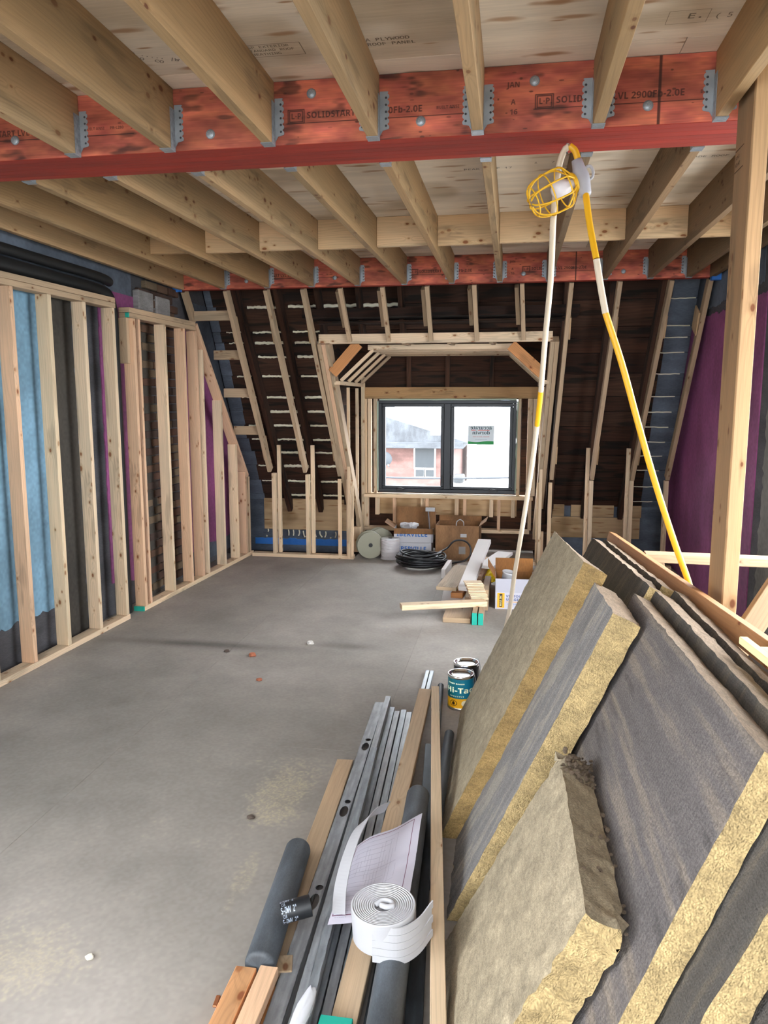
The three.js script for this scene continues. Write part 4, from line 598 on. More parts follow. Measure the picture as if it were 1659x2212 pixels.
// plan sheet, curled strip and roll of white foam tape
{ const t = canvasTex(1024, 1024, (c, w, h) => { c.fillStyle = '#c9c5d2'; c.fillRect(0, 0, w, h); c.strokeStyle = 'rgba(110,104,128,0.55)'; c.lineWidth = 3; for (let i = 0; i < 16; i++) { const y = 60 + i * 56; c.beginPath(); c.moveTo(40, y + 16 * (hash(i, 1, 1) - 0.5)); c.lineTo(760 * (0.5 + 0.5 * hash(i, 2, 1)), y); c.stroke(); const x = 60 + i * 44; c.beginPath(); c.moveTo(x, 80 + 500 * hash(i, 3, 1)); c.lineTo(x, 200 + 700 * hash(i, 4, 1)); c.stroke(); } c.strokeStyle = 'rgba(90,40,66,0.9)'; c.lineWidth = 9; c.strokeRect(30, 40, w - 150, h - 120); c.font = '22px sans-serif'; c.fillStyle = 'rgba(60,60,80,0.8)'; for (let i = 0; i < 6; i++) c.fillText('— — ——— —', 60, 860 + i * 22); });
  const g = new THREE.PlaneGeometry(1, 1, 20, 20), p = g.attributes.position, q = [V(-0.498, 0.118, -2.425), V(-0.288, 0.163, -2.6), V(-0.5, 0.115, -2.0), V(-0.272, 0.155, -2.1)];
  for (let i = 0; i < p.count; i++) { const u = p.getX(i) + 0.5, v = 0.5 - p.getY(i), a = q[0].clone().lerp(q[1], u).lerp(q[2].clone().lerp(q[3], u), v); a.y += 0.012 * Math.sin(u * 7 + v * 2) * (1 - u) + 0.006 * Math.sin(v * 9) + (Math.abs(v - 0.52) < 0.03 ? 0.006 : 0) + 0.012; p.setXYZ(i, a.x, a.y, a.z); } g.computeVertexNormals();
  const m = new THREE.Mesh(g, std({ map: t, side: THREE.DoubleSide, roughness: 0.9 })); m.name = 'plan_sheet'; tag(m, 'creased white paper plan lying across the pipes and steel', 'paper'); }
function ribbon(pts, ups, w, t, n = 40) { const c = new THREE.CatmullRomCurve3(pts), cu = new THREE.CatmullRomCurve3(ups), L = [], P = [], I = []; for (let i = 0; i <= n; i++) { const a = c.getPoint(i / n), T = c.getTangent(i / n), U = cu.getPoint(i / n).normalize(), B = U.clone().cross(T).normalize().multiplyScalar(t / 2); const h = U.multiplyScalar(w / 2); for (const s of [a.clone().add(h).add(B), a.clone().add(h).sub(B), a.clone().sub(h).sub(B), a.clone().sub(h).add(B)]) P.push(s.x, s.y, s.z); if (i) for (let k = 0; k < 4; k++) { const o = (i - 1) * 4 + k, e = (i - 1) * 4 + (k + 1) % 4; I.push(o, e, o + 4, e, e + 4, o + 4); } } I.push(0, 2, 1, 0, 3, 2); const z = n * 4; I.push(z, z + 1, z + 2, z, z + 2, z + 3); const g = new THREE.BufferGeometry(); g.setAttribute('position', new THREE.Float32BufferAttribute(P, 3)); g.setIndex(I); const q = g.toNonIndexed(); q.computeVertexNormals(); q.setAttribute('uv', new THREE.Float32BufferAttribute(new Float32Array(q.attributes.position.count * 2), 2)); return q; }
const foamW = std({ color: 0xb4b4b8, roughness: 0.6 });
{ const m = new THREE.Mesh(ribbon([V(-0.415, 0.20, -2.58), V(-0.455, 0.215, -2.5), V(-0.482, 0.22, -2.38), V(-0.492, 0.20, -2.25), V(-0.49, 0.17, -2.13), V(-0.475, 0.15, -2.04)], [V(0.35, 0.6, -0.3), V(0.5, 0.8, 0), V(0.8, 0.4, 0), V(0.8, 0.3, 0.1), V(0.8, 0.2, 0.1), V(0.8, 0.1, 0.1)], 0.042, 0.003), foamW); m.name = 'foam_strip'; tag(m, 'curled strip of white foam tape standing on the paper plan', 'foam tape'); }
{ const r = thing('foam_tape_roll', 'thick roll of white foam sill tape lying on the pipes', 'foam tape', [-0.325, 0.147, -1.975]);
  const pr = [[0.0001, 0.002], [0.088, 0.0], [0.092, 0.004], [0.093, 0.104]]; for (let i = 0; i < 11; i++) { const q = 0.091 - i * 0.0062; pr.push([q, 0.108 - i * 0.0006], [q - 0.0045, 0.108 - i * 0.0006], [q - 0.0055, 0.102 - i * 0.0006]); } pr.push([0.02, 0.085], [0.0001, 0.083]);
  part(r, 'wound_tape', placed(new THREE.LatheGeometry(pr.map((p) => new THREE.Vector2(...p)), 56), [-0.325, 0.147, -1.975], [0.1, 0, 0.02], [1, 1, 0.92]), foamW);
  part(r, 'core_end', tubeGeo([V(-0.352, 0.243, -1.97), V(-0.33, 0.25, -1.985), V(-0.305, 0.25, -1.98), V(-0.30, 0.25, -1.965), V(-0.318, 0.25, -1.958), V(-0.335, 0.249, -1.965)], 0.008, 30, 8), foamW);
  for (let i = 0; i < 5; i++) part(r, 'loose_end', ribbon([V(-0.345, 0.232 - i * 0.0225, -1.886), V(-0.27, 0.228 - i * 0.0225, -1.893), V(-0.225, 0.23 - i * 0.0225, -1.935), V(-0.19 - (i % 2) * 0.004, 0.245 - i * 0.0225, -2.0)], [V(0, 1, 0), V(0, 1, 0), V(0, 1, 0), V(0, 1, 0)], 0.0215, 0.004, 20), foamW); }
{ const m = new THREE.Mesh(placed(new THREE.SphereGeometry(0.5, 20, 12), [0, 0, 0], [0, 0, 0], [1, 1, 1]), std({ color: 0xd9dbe2, roughness: 0.35 })); const p = m.geometry.attributes.position; for (let i = 0; i < p.count; i++) { const x = p.getX(i), y = p.getY(i), z = p.getZ(i), k = 1 + 0.16 * n3(x * 7, y * 7, z * 9, 3); p.setXYZ(i, x * 0.044 * k, y * 0.03 * k, z * 0.22 * k); } m.geometry.computeVertexNormals(); m.name = 'plastic_wrap'; m.position.set(-0.497, 0.104, -1.7); m.rotation.y = -0.06; tag(m, 'crumpled clear plastic bag on the steel channels at the bottom edge', 'plastic bag'); }
// wood blocks bottom left and a copper scrap
M.offcut = wood(0xe0b590); const offc = (label, A, B, w, h, m, up) => tag(bar(null, 'wood_offcut', A, B, w, h, m, up), label, 'offcut', 'wood offcuts on the floor');
offc('orange-toned wood offcut on the floor at the bottom left of the stock', V(-0.702, 0.045, -1.862), V(-0.70, 0.045, -1.5), 0.06, 0.088, M.offcut);
offc('pinkish wood offcut with a dark knot beside the orange-toned one', V(-0.634, 0.085, -1.862), V(-0.634, 0.08, -1.5), 0.052, 0.03, M.pink[0]);
offc('tan wood block just behind the pinkish offcut at the bottom left', V(-0.628, 0.028, -1.965), V(-0.612, 0.028, -1.90), 0.06, 0.052, M.dusty[0]);
offc('small orange block with a rounded side under the steel stud', V(-0.6, 0.022, -1.86), V(-0.585, 0.022, -1.55), 0.05, 0.04, M.orange);
{ const m = new THREE.Mesh(placed(cbox(0.012, 0.006, 0.04, 2, 0.002), [0, 0, 0]), std({ color: 0xc98660, metalness: 0.7, roughness: 0.4 })); m.name = 'copper_clip'; m.position.set(-0.777, 0.004, -1.82); m.rotation.y = 0.1; tag(m, 'small copper strip on the bare floor near the bottom left offcuts', 'scrap'); }

// ---------- paint cans ----------
const canT = canvasTex(1024, 512, (c, w, h) => { c.fillStyle = '#0f6f86'; c.fillRect(0, 0, w, h); const g = c.createLinearGradient(0, 0, w, 0); g.addColorStop(0, '#0b5f63'); g.addColorStop(0.5, '#1377a0'); g.addColorStop(1, '#1b3fb0'); c.fillStyle = g; c.fillRect(0, 0, w, h * 0.66); c.fillStyle = '#e9a91c'; c.fillRect(0, h * 0.66, w, h * 0.34); for (const o of [0, 512]) { c.fillStyle = '#f2f0c8'; c.font = 'bold 34px sans-serif'; c.fillText('HENRY BAKOR', o + 60, 90, 270); c.font = 'bold 130px sans-serif'; c.fillText('Hi-Tac', o + 30, 240, 400); c.font = 'bold 30px sans-serif'; c.fillText('A D H E S I V E', o + 90, 310, 330); c.strokeStyle = '#2a1408'; c.lineWidth = 9; c.beginPath(); c.arc(o + 150, 420, 46, 0, 7); c.stroke(); c.fillStyle = '#2a1408'; c.beginPath(); c.moveTo(o + 150, 388); c.quadraticCurveTo(o + 185, 420, o + 160, 450); c.lineTo(o + 138, 450); c.quadraticCurveTo(o + 118, 425, o + 150, 388); c.fill(); c.fillStyle = '#efe7c0'; c.beginPath(); c.ellipse(o + 300, 420, 46, 54, 0, 0, 7); c.fill(); } });
function can(label, x, z, turn, lab) {
  const t = thing('paint_can', label, 'can', [x, 0, z]); const r = 0.072, h = 0.185, pts = (a) => a.map((p) => new THREE.Vector2(...p));
  const b = part(t, 'can_body', placed(new THREE.CylinderGeometry(r, r, h - 0.02, 40, 1, true), [x, h / 2, z], [0, turn, 0]), lab);
  part(t, 'lid', placed(new THREE.LatheGeometry(pts([[0.0001, h - 0.006], [r - 0.025, h - 0.006], [r - 0.021, h - 0.002], [r - 0.015, h - 0.009], [r - 0.01, h - 0.009], [r - 0.007, h + 0.003], [r - 0.001, h + 0.004], [r + 0.002, h], [r + 0.002, h - 0.008], [r, h - 0.011]]), 40), [x, 0, z]), M.bright);
  part(t, 'base_rim', placed(new THREE.LatheGeometry(pts([[r, 0.012], [r + 0.002, 0.008], [r + 0.002, 0.001], [r - 0.003, 0], [0.0001, 0.004]]), 40), [x, 0, z]), M.tin);
  part(t, 'bail_handle', tubeGeo([V(x + 0.03, h - 0.03, z - 0.067), V(x + 0.06, h + 0.015, z - 0.03), V(x + 0.078, h - 0.02, z + 0.005), V(x + 0.075, h - 0.06, z + 0.012)], 0.002, 20, 6), M.zinc); return t;
}
can('metal can of adhesive with a blue and yellow label and silver lid', -0.24, -4.045, -1.45, std({ map: canT, roughness: 0.35 }));
can('second silver-lidded can standing just behind the blue and yellow one', -0.222, -4.235, 0.6, std({ color: 0x3b3a3e, roughness: 0.4, metalness: 0.3 }));

// ---------- far pile under the dormer window ----------
function spool(label, p, turn, tilt, r, w, mf, mw, disc) {
  const t = thing('cable_spool', label, 'spool', p), q = new THREE.Quaternion().setFromEuler(new THREE.Euler(tilt, turn, 0, 'YXZ'));
  const put = (n, g, m) => { const o = part(t, n, g, m); o.position.set(0, 0, 0); o.quaternion.copy(q); o.position.y = Math.abs(Math.sin(tilt)) > 0.5 ? r : w / 2; return o; };
  for (const s of [-1, 1]) put('flange', placed(new THREE.LatheGeometry([[0.018, -0.004], [r * 0.3, -0.006], [r * 0.34, -0.003], [r - 0.004, -0.003], [r, 0], [r - 0.004, 0.003], [0.018, 0.003], [0.018, -0.004]].map((a) => new THREE.Vector2(...a)), 40), [0, s * w / 2, 0]), mf);
  const pr = [[0.02, -w / 2 + 0.004]]; for (let i = 0; i < 15; i++) { const y = -w / 2 + 0.006 + i * (w - 0.012) / 14, R = disc * r * (1 + 0.02 * n3(i, 1, 2)); pr.push([R - 0.004, y - 0.004], [R, y], [R - 0.004, y + 0.004]); } pr.push([0.02, w / 2 - 0.004]);
  put('wound_cable', new THREE.LatheGeometry(pr.map((a) => new THREE.Vector2(...a)), 40), mw); put('hub', new THREE.CylinderGeometry(0.022, 0.022, w + 0.012, 20), M.black); return t;
}
const clearM = std({ color: 0x8f8c7a, roughness: 0.35 });
spool('greyish plastic cable spool on its rim, front one of two by the dormer corner', [-1.465, 0, -7.92], 0.35, Math.PI / 2, 0.145, 0.10, clearM, std({ color: 0x8d8f88, roughness: 0.5 }), 0.8);
spool('greyish plastic cable spool on its rim, behind the front one', [-1.40, 0, -8.16], 0.5, Math.PI / 2, 0.145, 0.09, clearM, std({ color: 0x9c9a8c, roughness: 0.5 }), 0.8);
spool('upright spool of white cable beside the printed boxes', [-1.245, 0, -7.93], 0, 0, 0.105, 0.215, std({ color: 0xc2c4c6, roughness: 0.3 }), std({ color: 0xc6c1c2, roughness: 0.6 }), 0.98);
{ const m = new THREE.Mesh(tubeGeo(Array.from({ length: 50 }, (_, i) => V(-1.2 + 0.09 * Math.cos(i * 0.8) * (1 + 0.15 * n3(i, 2, 1)), 0.02 + 0.002 * i + 0.01 * n3(i, 1, 5), -8.3 + 0.07 * Math.sin(i * 0.8))), 0.006, 300, 6), std({ color: 0xb98074, roughness: 0.6 })); m.name = 'wire_coil'; tag(m, 'small loose coil of reddish wire behind the cable spools', 'wire'); }
function openBox(t, c, w, h, d, turn, th, mo, mi, print, flaps) {   // panels and flaps as parts; c is the middle of the base
  const Q = new THREE.Matrix4().compose(V(...c), new THREE.Quaternion().setFromEuler(new THREE.Euler(0, turn, 0)), V(1, 1, 1));
  const pan = (n, a, b, m, pre) => { const g = cbox(b[0] - a[0], b[1] - a[1], b[2] - a[2], 1, 0.001); g.translate((a[0] + b[0]) / 2, (a[1] + b[1]) / 2, (a[2] + b[2]) / 2); if (pre) g.applyMatrix4(pre); g.applyMatrix4(Q); return part(t, n, g, m); };
  const x = w / 2, z = d / 2; const f = pan('front_panel', [-x, 0, z - th], [x, h, z], mo);
  if (print) { const g = new THREE.PlaneGeometry(w, h); g.translate(0, h / 2, z + 0.0012); g.applyMatrix4(Q); part(t, 'front_print', g, print); }
  pan('back_panel', [-x, 0, -z], [x, h, -z + th], mi); pan('side_panel', [-x, 0, -z], [-x + th, h, z], mo); pan('side_panel', [x - th, 0, -z], [x, h, z], mo); pan('bottom_panel', [-x, 0, -z], [x, th, z], mi);
  for (const [s, l, ang] of flaps) { const piv = { f: [0, h, z], b: [0, h, -z], l: [-x, h, 0], r: [x, h, 0] }[s], R = new THREE.Matrix4().makeTranslation(...piv).multiply(s === 'f' || s === 'b' ? new THREE.Matrix4().makeRotationX((s === 'f' ? 1 : -1) * ang) : new THREE.Matrix4().makeRotationZ((s === 'l' ? 1 : -1) * ang)); const hw = s === 'f' || s === 'b' ? [x, th / 2] : [th / 2, z]; pan('flap', [-hw[0], 0, -hw[1]], [hw[0], l, hw[1]], mi, R); }
}
const ibT = canvasTex(512, 192, (c, w, h) => { c.fillStyle = '#b9b8bc'; c.fillRect(0, 0, w, h); c.fillStyle = '#1f5fae'; c.font = 'bold 84px sans-serif'; c.fillText('IBERVILLE', 34, 110, 440); });
const ibM = std({ map: ibT, roughness: 0.8 });
const b1 = thing('cardboard_box', 'white box with blue lettering under the open one, beside the cable coil', 'box', [-1.01, 0, -8.16]);
openBox(b1, [-1.01, 0, -8.16], 0.385, 0.155, 0.26, 0.02, 0.004, M.white, M.card, ibM, []); boxAt(b1, 'lid', [-1.2, 0.155, -8.03], [-0.82, 0.16, -8.29], M.white, 0);
const b2 = thing('cardboard_box', 'open white box with blue lettering and brown flaps, stacked on a closed one', 'box', [-1.02, 0.16, -8.16]);
openBox(b2, [-1.015, 0.161, -8.16], 0.42, 0.15, 0.27, 0.05, 0.004, M.white, M.cardIn, ibM, [['f', 0.06, 2.8], ['b', 0.2, 0.1], ['l', 0.12, 1.0]]);
{ const L = []; for (let i = 0; i < 7; i++) L.push(placed(cbox(rr(0.05, 0.1), rr(0.02, 0.05), rr(0.04, 0.08), 2, 0.006), [-1.06 + rr(-0.1, 0.1), 0.30 + rr(0, 0.04), -8.14 + rr(-0.05, 0.05)], [rr(-.5, .5), rr(0, 3), rr(-.5, .5)])); const m = new THREE.Mesh(merge(L), M.white); m.name = 'plastic_fittings'; tag(m, 'jumble of white plastic fittings inside the open blue-lettered box', 'fittings'); m.userData.kind = 'stuff'; }
{ const t = thing('cardboard_sleeve', 'narrow folded cardboard sleeve standing between the two open boxes', 'sleeve', [-0.80, 0.2, -8.1]); bar(t, 'sleeve', V(-0.80, 0.24, -8.1), V(-0.815, 0.53, -8.12), 0.06, 0.03, M.cardIn, V(0, 0, 1)); bar(t, 'grey_side', V(-0.836, 0.24, -8.09), V(-0.86, 0.50, -8.1), 0.006, 0.05, std({ color: 0x8d8e94, roughness: 0.8 }), V(0.3, 0, 1)); boxAt(t, 'top_fold', [-0.885, 0.495, -8.06], [-0.785, 0.535, -8.075], M.white, 0); }
const b3 = thing('cardboard_box', 'large plain brown cardboard box standing open in the dormer recess', 'box', [-0.53, 0, -8.1]);
openBox(b3, [-0.53, 0, -8.1], 0.46, 0.37, 0.34, -0.03, 0.005, M.card, M.cardIn, null, [['b', 0.06, 0.15], ['r', 0.09, 0.9]]);
boxAt(b3, 'label_patch', [-0.50, 0.25, -7.922], [-0.435, 0.285, -7.9235], M.white, 0, 0.0003); boxAt(b3, 'label_patch', [-0.515, 0.07, -7.922], [-0.445, 0.15, -7.9235], std({ color: 0x8e8884, roughness: 0.9 }), 0, 0.0003);
part(b3, 'carry_string', tubeGeo([V(-0.55, 0.36, -8.0), V(-0.545, 0.40, -8.0), V(-0.51, 0.425, -8.0), V(-0.475, 0.40, -8.0), V(-0.47, 0.36, -8.0)], 0.005, 20, 6), M.white);
// coil of black cable
{ const p = [], N = 27; for (let i = 0; i <= N * 14; i++) { const a = i / 14 * 6.283, k = i / (N * 14), lay = (k * 5.0) % 1, R = 0.15 + 0.085 * lay + 0.03 * n3(i * 0.21, 1, 3), y = 0.016 + 0.115 * Math.pow(k, 0.8) * (1 - 0.5 * Math.abs(lay - 0.45)) + 0.02 * n3(i * 0.17, 5, 2) + 0.03 * k * Math.sin(a + Math.floor(a / 6.283) * 2.4); p.push(V(-0.87 + R * 1.08 * Math.cos(a), Math.max(0.012, y), -7.58 + R * 0.95 * Math.sin(a))); }
  p.push(V(-0.62, 0.17, -7.72), V(-0.55, 0.235, -7.78), V(-0.45, 0.24, -7.78), V(-0.39, 0.19, -7.76), V(-0.385, 0.1, -7.74), V(-0.44, 0.045, -7.72), V(-0.55, 0.03, -7.66), V(-0.64, 0.014, -7.5), V(-0.56, 0.013, -7.3), V(-0.5, 0.013, -7.25));
  const m = new THREE.Mesh(new THREE.TubeGeometry(new THREE.CatmullRomCurve3(p), 1900, 0.0095, 7), std({ color: 0x1b1c1f, roughness: 0.35 })); m.name = 'cable_coil'; tag(m, 'big loose coil of black cable on the floor in front of the boxes', 'cable'); }
// heap of lumber offcuts
const heap = 'offcuts in the heap near the dormer';
const oc = (label, A, B, w, h, m, up) => { const o = bar(null, 'wood_offcut', V(...A), V(...B), w, h, m, up ? V(...up) : V(0, 1, 0)); return tag(o, label, 'offcut', heap); };
const pw = std({ color: 0xe2dddb, roughness: 0.8, bumpMap: woodT, bumpScale: 0.001 });
oc('long two-by-four lying across the front of the offcut heap', [-0.80, 0.112, -5.62], [-0.165, 0.112, -5.84], 0.089, 0.04, M.pine[2]);
oc('flat brown board under the two-by-four at the front of the heap', [-0.375, 0.0195, -5.63], [-0.375, 0.0195, -5.95], 0.21, 0.038, M.dusty[1]);
for (const i of [0, 1]) { const x = -0.24 + i * 0.047; const t = thing('wood_offcut', `green-ended board on edge at the front of the heap, ${i ? 'right' : 'left'} of two`, 'offcut', [x, 0, -5.8], heap); boxAt(t, 'board', [x - 0.019, 0.001, -5.61], [x + 0.019, 0.09, -6.05], M.dusty[0], 2); boxAt(t, 'painted_end', [x - 0.0195, 0.0, -5.597], [x + 0.0195, 0.0905, -5.61], M.teal, 0, 0.002, 'bright green painted end'); }
oc('flat white-faced board on the floor left of the shims', [-0.44, 0.012, -6.16], [-0.46, 0.012, -6.75], 0.2, 0.022, pw);
oc('small brown block on the white-faced board, left of the shims', [-0.42, 0.045, -6.28], [-0.40, 0.045, -6.5], 0.1, 0.045, M.orange);
oc('wide grey-topped plank leaning low at the left side of the heap', [-0.50, 0.13, -6.16], [-0.40, 0.16, -6.9], 0.17, 0.03, M.weathered);
oc('tall pale board sticking up from the middle of the heap', [-0.335, 0.17, -6.02], [-0.215, 0.405, -6.9], 0.115, 0.04, pw);
oc('white block standing on edge at the left end of the heap', [-0.60, 0.05, -7.05], [-0.575, 0.05, -7.5], 0.04, 0.09, pw);
oc('white board lying behind the heap, partly hidden by the tall pale board', [-0.47, 0.012, -7.25], [-0.45, 0.012, -7.75], 0.12, 0.022, pw);
oc('pale plank slanting to the right from the back of the heap', [-0.2, 0.215, -6.66], [-0.03, 0.2, -7.4], 0.15, 0.028, pw);
oc('reddish-sided board behind the tall pale board', [-0.27, 0.15, -6.5], [-0.2, 0.2, -7.1], 0.11, 0.04, M.pink[1]);
oc('tan block in the core of the heap, above the shims', [-0.27, 0.1, -6.25], [-0.24, 0.1, -6.55], 0.14, 0.05, M.dusty[0]);
oc('dark tan board on edge right of the shims', [-0.175, 0.09, -6.0], [-0.165, 0.09, -6.5], 0.05, 0.17, M.dusty[1]);
oc('dusty base board flat under the shims and blocks', [-0.26, 0.045, -6.08], [-0.25, 0.045, -6.8], 0.16, 0.085, M.dusty[0]);
oc('thin pale stick at the very back of the heap', [-0.24, 0.015, -7.62], [-0.04, 0.015, -7.85], 0.05, 0.025, M.pine[2]);
oc('white panel flat on the floor right of the heap', [0.03, 0.01, -6.9], [0.06, 0.01, -7.5], 0.16, 0.018, pw);
for (let i = 0; i < 11; i++) { const m = bar(null, 'wood_shim', V(-0.335 + i * 0.0045 + rr(-0.004, 0.004), 0.245 - i * 0.0125, -5.93), V(-0.20 + i * 0.0045 + rr(-0.004, 0.004), 0.245 - i * 0.0125, -5.96 + rr(-0.008, 0.008)), 0.10, 0.0088, i % 2 ? M.pine[0] : M.pine[2]); tag(m, `thin wooden shim in the small stack on the heap, ${i === 0 ? 'topmost' : i === 10 ? 'lowest' : ord[i] + ' from the top'}`, 'shim', 'stack of wooden shims'); }
{ const g = new THREE.IcosahedronGeometry(0.1, 4), p = g.attributes.position; for (let i = 0; i < p.count; i++) { const x = p.getX(i), y = p.getY(i), z = p.getZ(i), k = 1 + 0.35 * n3(x * 16, y * 16, z * 16, 9) + 0.15 * n3(x * 40, y * 40, z * 40, 2); p.setXYZ(i, x * k * 0.95, Math.max(-0.07, y * k * 0.85), z * k); } g.computeVertexNormals(); const m = new THREE.Mesh(g, std({ color: 0xf0d01a, roughness: 0.35 })); m.name = 'plastic_bag'; m.position.set(-0.17, 0.10, -6.86); tag(m, 'crumpled yellow plastic bag wedged between heap and screw box', 'plastic bag'); }
// box of screws
const vbT = canvasTex(512, 512, (c, w, h) => { c.fillStyle = '#a9a8b2'; c.fillRect(0, 0, w, h); c.fillStyle = '#b7b6c0'; c.fillRect(0, 230, w, h - 230); c.fillStyle = '#eaa92c'; c.fillRect(26, 240, 96, 250); c.fillStyle = '#2a2418'; c.fillRect(54, 256, 40, 218); c.save(); c.translate(86, 466); c.rotate(-Math.PI / 2); c.fillStyle = '#f0e2b0'; c.font = 'bold 34px sans-serif'; c.fillText('BUILD. INC', 4, -2, 200); c.restore(); c.fillStyle = '#3b4a78'; c.font = 'bold 54px sans-serif'; c.fillText('VIS TOUT', 140, 310, 240); c.fillText('USAGE', 140, 366, 200); c.fillStyle = '#d89a3a'; c.fillRect(140, 384, 360, 9); c.fillStyle = '#4664b4'; c.font = '30px sans-serif'; c.fillText('■ 6 x 1-5/8"', 140, 436); });
const b4 = thing('cardboard_box', 'white screw box with an orange label and open brown flaps, right of the heap', 'box', [0.04, 0, -6.24]);
openBox(b4, [0.055, 0, -6.24], 0.31, 0.25, 0.3, 0.03, 0.004, std({ color: 0xaaa8b2, roughness: 0.8 }), std({ map: masT, color: 0xb87a3e, roughness: 0.9 }), std({ map: vbT, roughness: 0.8 }), [['b', 0.11, 0.05], ['l', 0.12, 0.55], ['r', 0.12, 0.7]]);
{ const m = new THREE.Mesh(new THREE.LatheGeometry([[0.0001, 0], [0.05, 0], [0.052, 0.05], [0.058, 0.054], [0.058, 0.066], [0.05, 0.07], [0.047, 0.06], [0.0001, 0.055]].map((p) => new THREE.Vector2(...p)), 28), M.white); m.name = 'plastic_tub'; m.position.set(0.0, 0.215, -6.22); m.rotation.set(0.1, 0, -0.2); tag(m, 'white plastic tub sticking out of the screw box', 'tub'); }

// ---------- small rubble on the floor ----------
for (const [x, z, r, col, l] of [[-1.337, -4.953, 0.022, 0xd6d2cc, 'white rubble chip on the floor in the middle of the room'], [-1.649, -4.646, 0.022, 0xb06a4e, 'larger red brick chip on the floor by the dark stain'], [-1.463, -4.233, 0.016, 0xa8664c, 'small red brick chip nearer than the other chips'], [-1.849, -4.708, 0.016, 0x5a4c44, 'dark rubble chip at the left of the floor stain'], [-1.22, -1.92, 0.011, 0xdcd6c8, 'tiny white crumb on the floor near the bottom left'], [-1.0, -2.75, 0.014, 0x5c5048, 'dark wood splinter on the open floor left of the stock']]) {
  const g = new THREE.IcosahedronGeometry(r, 1), p = g.attributes.position; for (let i = 0; i < p.count; i++) { const k = 1 + 0.4 * n3(p.getX(i) * 90, p.getY(i) * 90, p.getZ(i) * 90, Math.round(r * 999)); p.setXYZ(i, p.getX(i) * k * 1.2, p.getY(i) * k * 0.6, p.getZ(i) * k); } g.computeVertexNormals(); const m = new THREE.Mesh(g, std({ color: col, roughness: 0.95 })); m.name = 'rubble_chip'; m.position.set(x, r * 0.5, z); tag(m, l, 'rubble'); }

// ---------- outside the window ----------
const out = struct('ground_outside'); boxAt(out, 'street', [-80, -7.2, 60], [80, -7, -120], std({ color: 0x8a8a86, roughness: 0.95 }), 0);
const hb = thing('neighbour_house', 'red brick house with a grey roof across the street, seen through the left pane', 'house', [-3, -7, -22]);
const hx = (n, a, b, m) => boxAt(hb, n, a, b, m, 0, 0.01);
const brickO = std({ map: masT, color: 0x8c6a64, roughness: 0.95 }), roofM = std({ map: masT, color: 0x5e6268, roughness: 0.95 }), trimW = std({ color: 0xdedede, roughness: 0.8 }), darkG = std({ color: 0x1e2429, roughness: 0.4 });
hx('wall', [-7, -7, -20.05], [-1.45, 0.44, -26], brickO); hx('eave', [-7.3, 0.44, -19.7], [-1.2, 0.6, -26.2], roofM);
{ const s = new THREE.Shape([[0, 0], [3.3, 1.0], [6.6, 0]].map((p) => new THREE.Vector2(...p))); part(hb, 'roof', placed(new THREE.ExtrudeGeometry(s, { depth: 6.1, bevelEnabled: false }), [-19.8 * 0 - 1.1, 0.6, -19.75], [0, Math.PI, 0], [1, 1, 1]), roofM); }
for (const [x0, x1, y0, y1] of [[-2.48, -1.975, -0.08, 0.49], [-2.465, -2.24, -0.32, -0.14], [-2.20, -1.98, -0.32, -0.14]]) { const f = boxAt(hb, 'window', [x0 - 0.04, y0 - 0.04, -20.06], [x1 + 0.04, y1 + 0.04, -20.0], trimW, 0, 0.01); const g = new THREE.Mesh(cbox(x1 - x0, y1 - y0, 0.02, 0, 0.005), darkG); g.name = 'pane'; g.position.z = 0.035; f.add(g); }
const sat = thing('satellite_dish', 'grey satellite dish on the brick house behind the left pane', 'dish', [-3.2, 0.05, -19.6]);
part(sat, 'dish', placed(new THREE.SphereGeometry(0.2, 20, 10, 0, 6.29, 0, 0.9), [-3.2, 0.15, -19.7], [1.2, 0.5, 0], [1, 0.6, 1.2]), std({ color: 0x20262c, side: THREE.DoubleSide, roughness: 0.6 })); part(sat, 'arm', tubeGeo([V(-3.2, 0.12, -20.06), V(-3.2, 0.1, -19.75), V(-3.1, -0.02, -19.5)], 0.02, 10, 6), M.zinc);
const hw = thing('white_house', 'pale house filling the right pane behind the sticker', 'house', [1.2, -7, -24]); boxAt(hw, 'wall', [-1.0, -7, -23], [5, 3.0, -29], trimW, 0, 0.01); boxAt(hw, 'wall', [-5.6, 1.0, -27], [-1.0, 4.2, -30], trimW, 0, 0.01);
for (const [x0, x1, y0, y1, z] of [[-0.25, 0.0, 1.45, 1.75, -23], [-2.9, -2.4, 2.0, 2.7, -27], [-2.2, -1.9, 1.9, 2.6, -27]]) { const f = boxAt(hw, 'window', [x0, y0, z + 0.04], [x1, y1, z], std({ color: 0x9fb0bc, roughness: 0.4 }), 0, 0.01); }
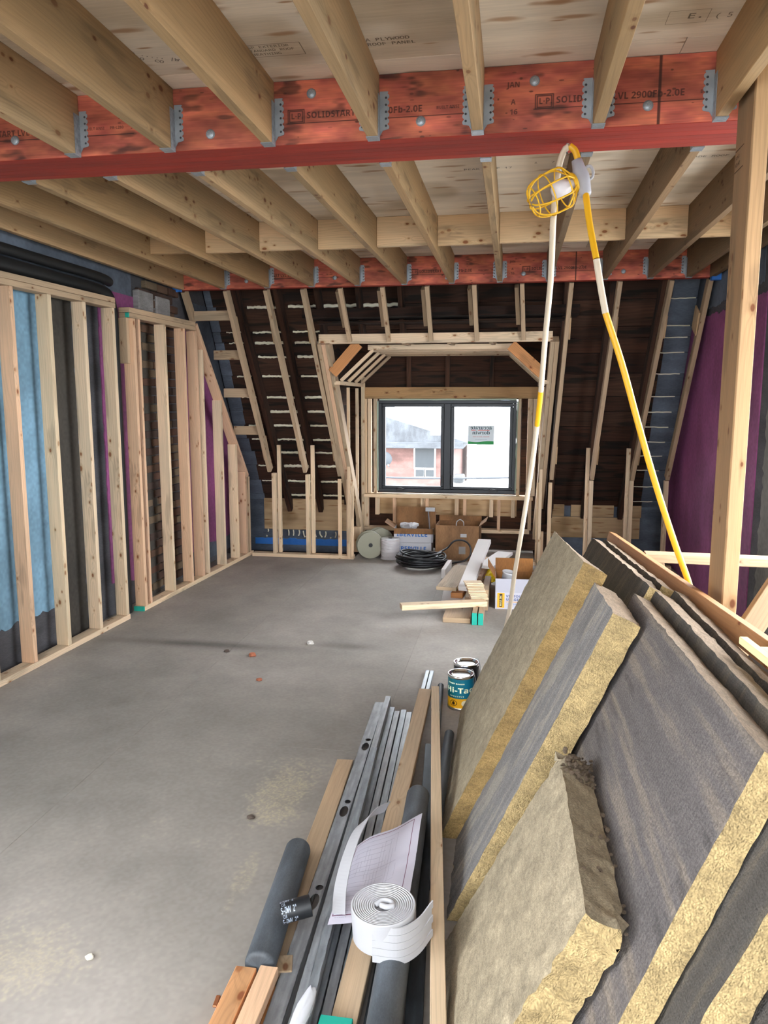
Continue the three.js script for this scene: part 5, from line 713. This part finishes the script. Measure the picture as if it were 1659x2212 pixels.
const ca = thing('parked_van', 'dark-windowed van roof low in the right pane', 'vehicle', [-1.2, -7, -19]); boxAt(ca, 'body', [-1.62, -0.9, -18.4], [-0.95, -0.32, -19.2], trimW, 0, 0.08); boxAt(ca, 'side_window', [-1.36, -0.28 - 0.02, -18.38], [-1.1, -0.12, -18.9], darkG, 0, 0.03); boxAt(ca, 'under_body', [-1.6, -7, -18.45], [-0.97, -0.9, -19.15], trimW, 0, 0.02);
{ const t = thing('street_tree', 'sparse yellow-green tree top low in the right pane', 'tree', [-0.45, -7, -18]); const geo = new THREE.PlaneGeometry(0.07, 0.05), im = new THREE.InstancedMesh(geo, new THREE.MeshPhysicalMaterial({ color: 0xffffff, roughness: 0.9, side: THREE.DoubleSide, transmission: 0.3, thickness: 0 }), 420); const mm = new THREE.Matrix4(), c = new THREE.Color(); for (let i = 0; i < 420; i++) { const a = rnd() * 6.28, r = Math.sqrt(rnd()); mm.compose(V(-0.45 + 0.52 * r * Math.cos(a), -0.62 + 0.28 * rnd() - 0.2 * r, -18 + 0.5 * r * Math.sin(a)).sub(t.position), new THREE.Quaternion().setFromEuler(new THREE.Euler(rnd() * 3, rnd() * 6, rnd() * 3)), V(1, 1, 1)); im.setMatrixAt(i, mm); im.setColorAt(i, c.set(pick([0x4c4c1a, 0x2f3a14, 0x5a2c1c, 0x6a6034]))); } im.name = 'foliage'; im.userData.kind = 'stuff'; t.add(im); part(t, 'trunk', tubeGeo([V(-0.45, -7, -18), V(-0.42, -3, -18), V(-0.45, -0.8, -18)], 0.08, 12, 8), M.oldDark); for (let k = 0; k < 6; k++) part(t, 'branch', tubeGeo([V(-0.44, -1.1, -18), V(-0.45 + rr(-.3, .3), -0.75, -18 + rr(-.2, .2)), V(-0.45 + rr(-.5, .5), rr(-0.6, -0.35), -18 + rr(-.3, .3))], 0.015, 8, 5), M.oldDark); }
{ const m = new THREE.Mesh(tubeGeo([V(-8, 0.3, -16.5), V(-3, 0.02, -16.4), V(-1.4, 0.03, -16.2), V(3, 0.2, -16)], 0.022, 30, 6), std({ color: 0x2a3038, roughness: 0.6 })); m.name = 'overhead_cable'; tag(m, 'grey overhead service cable crossing the view outside the window', 'cable'); }

scene.traverse((o) => { if (o.isMesh) { o.castShadow = true; o.receiveShadow = true; } });
renderer.render(scene, camera);
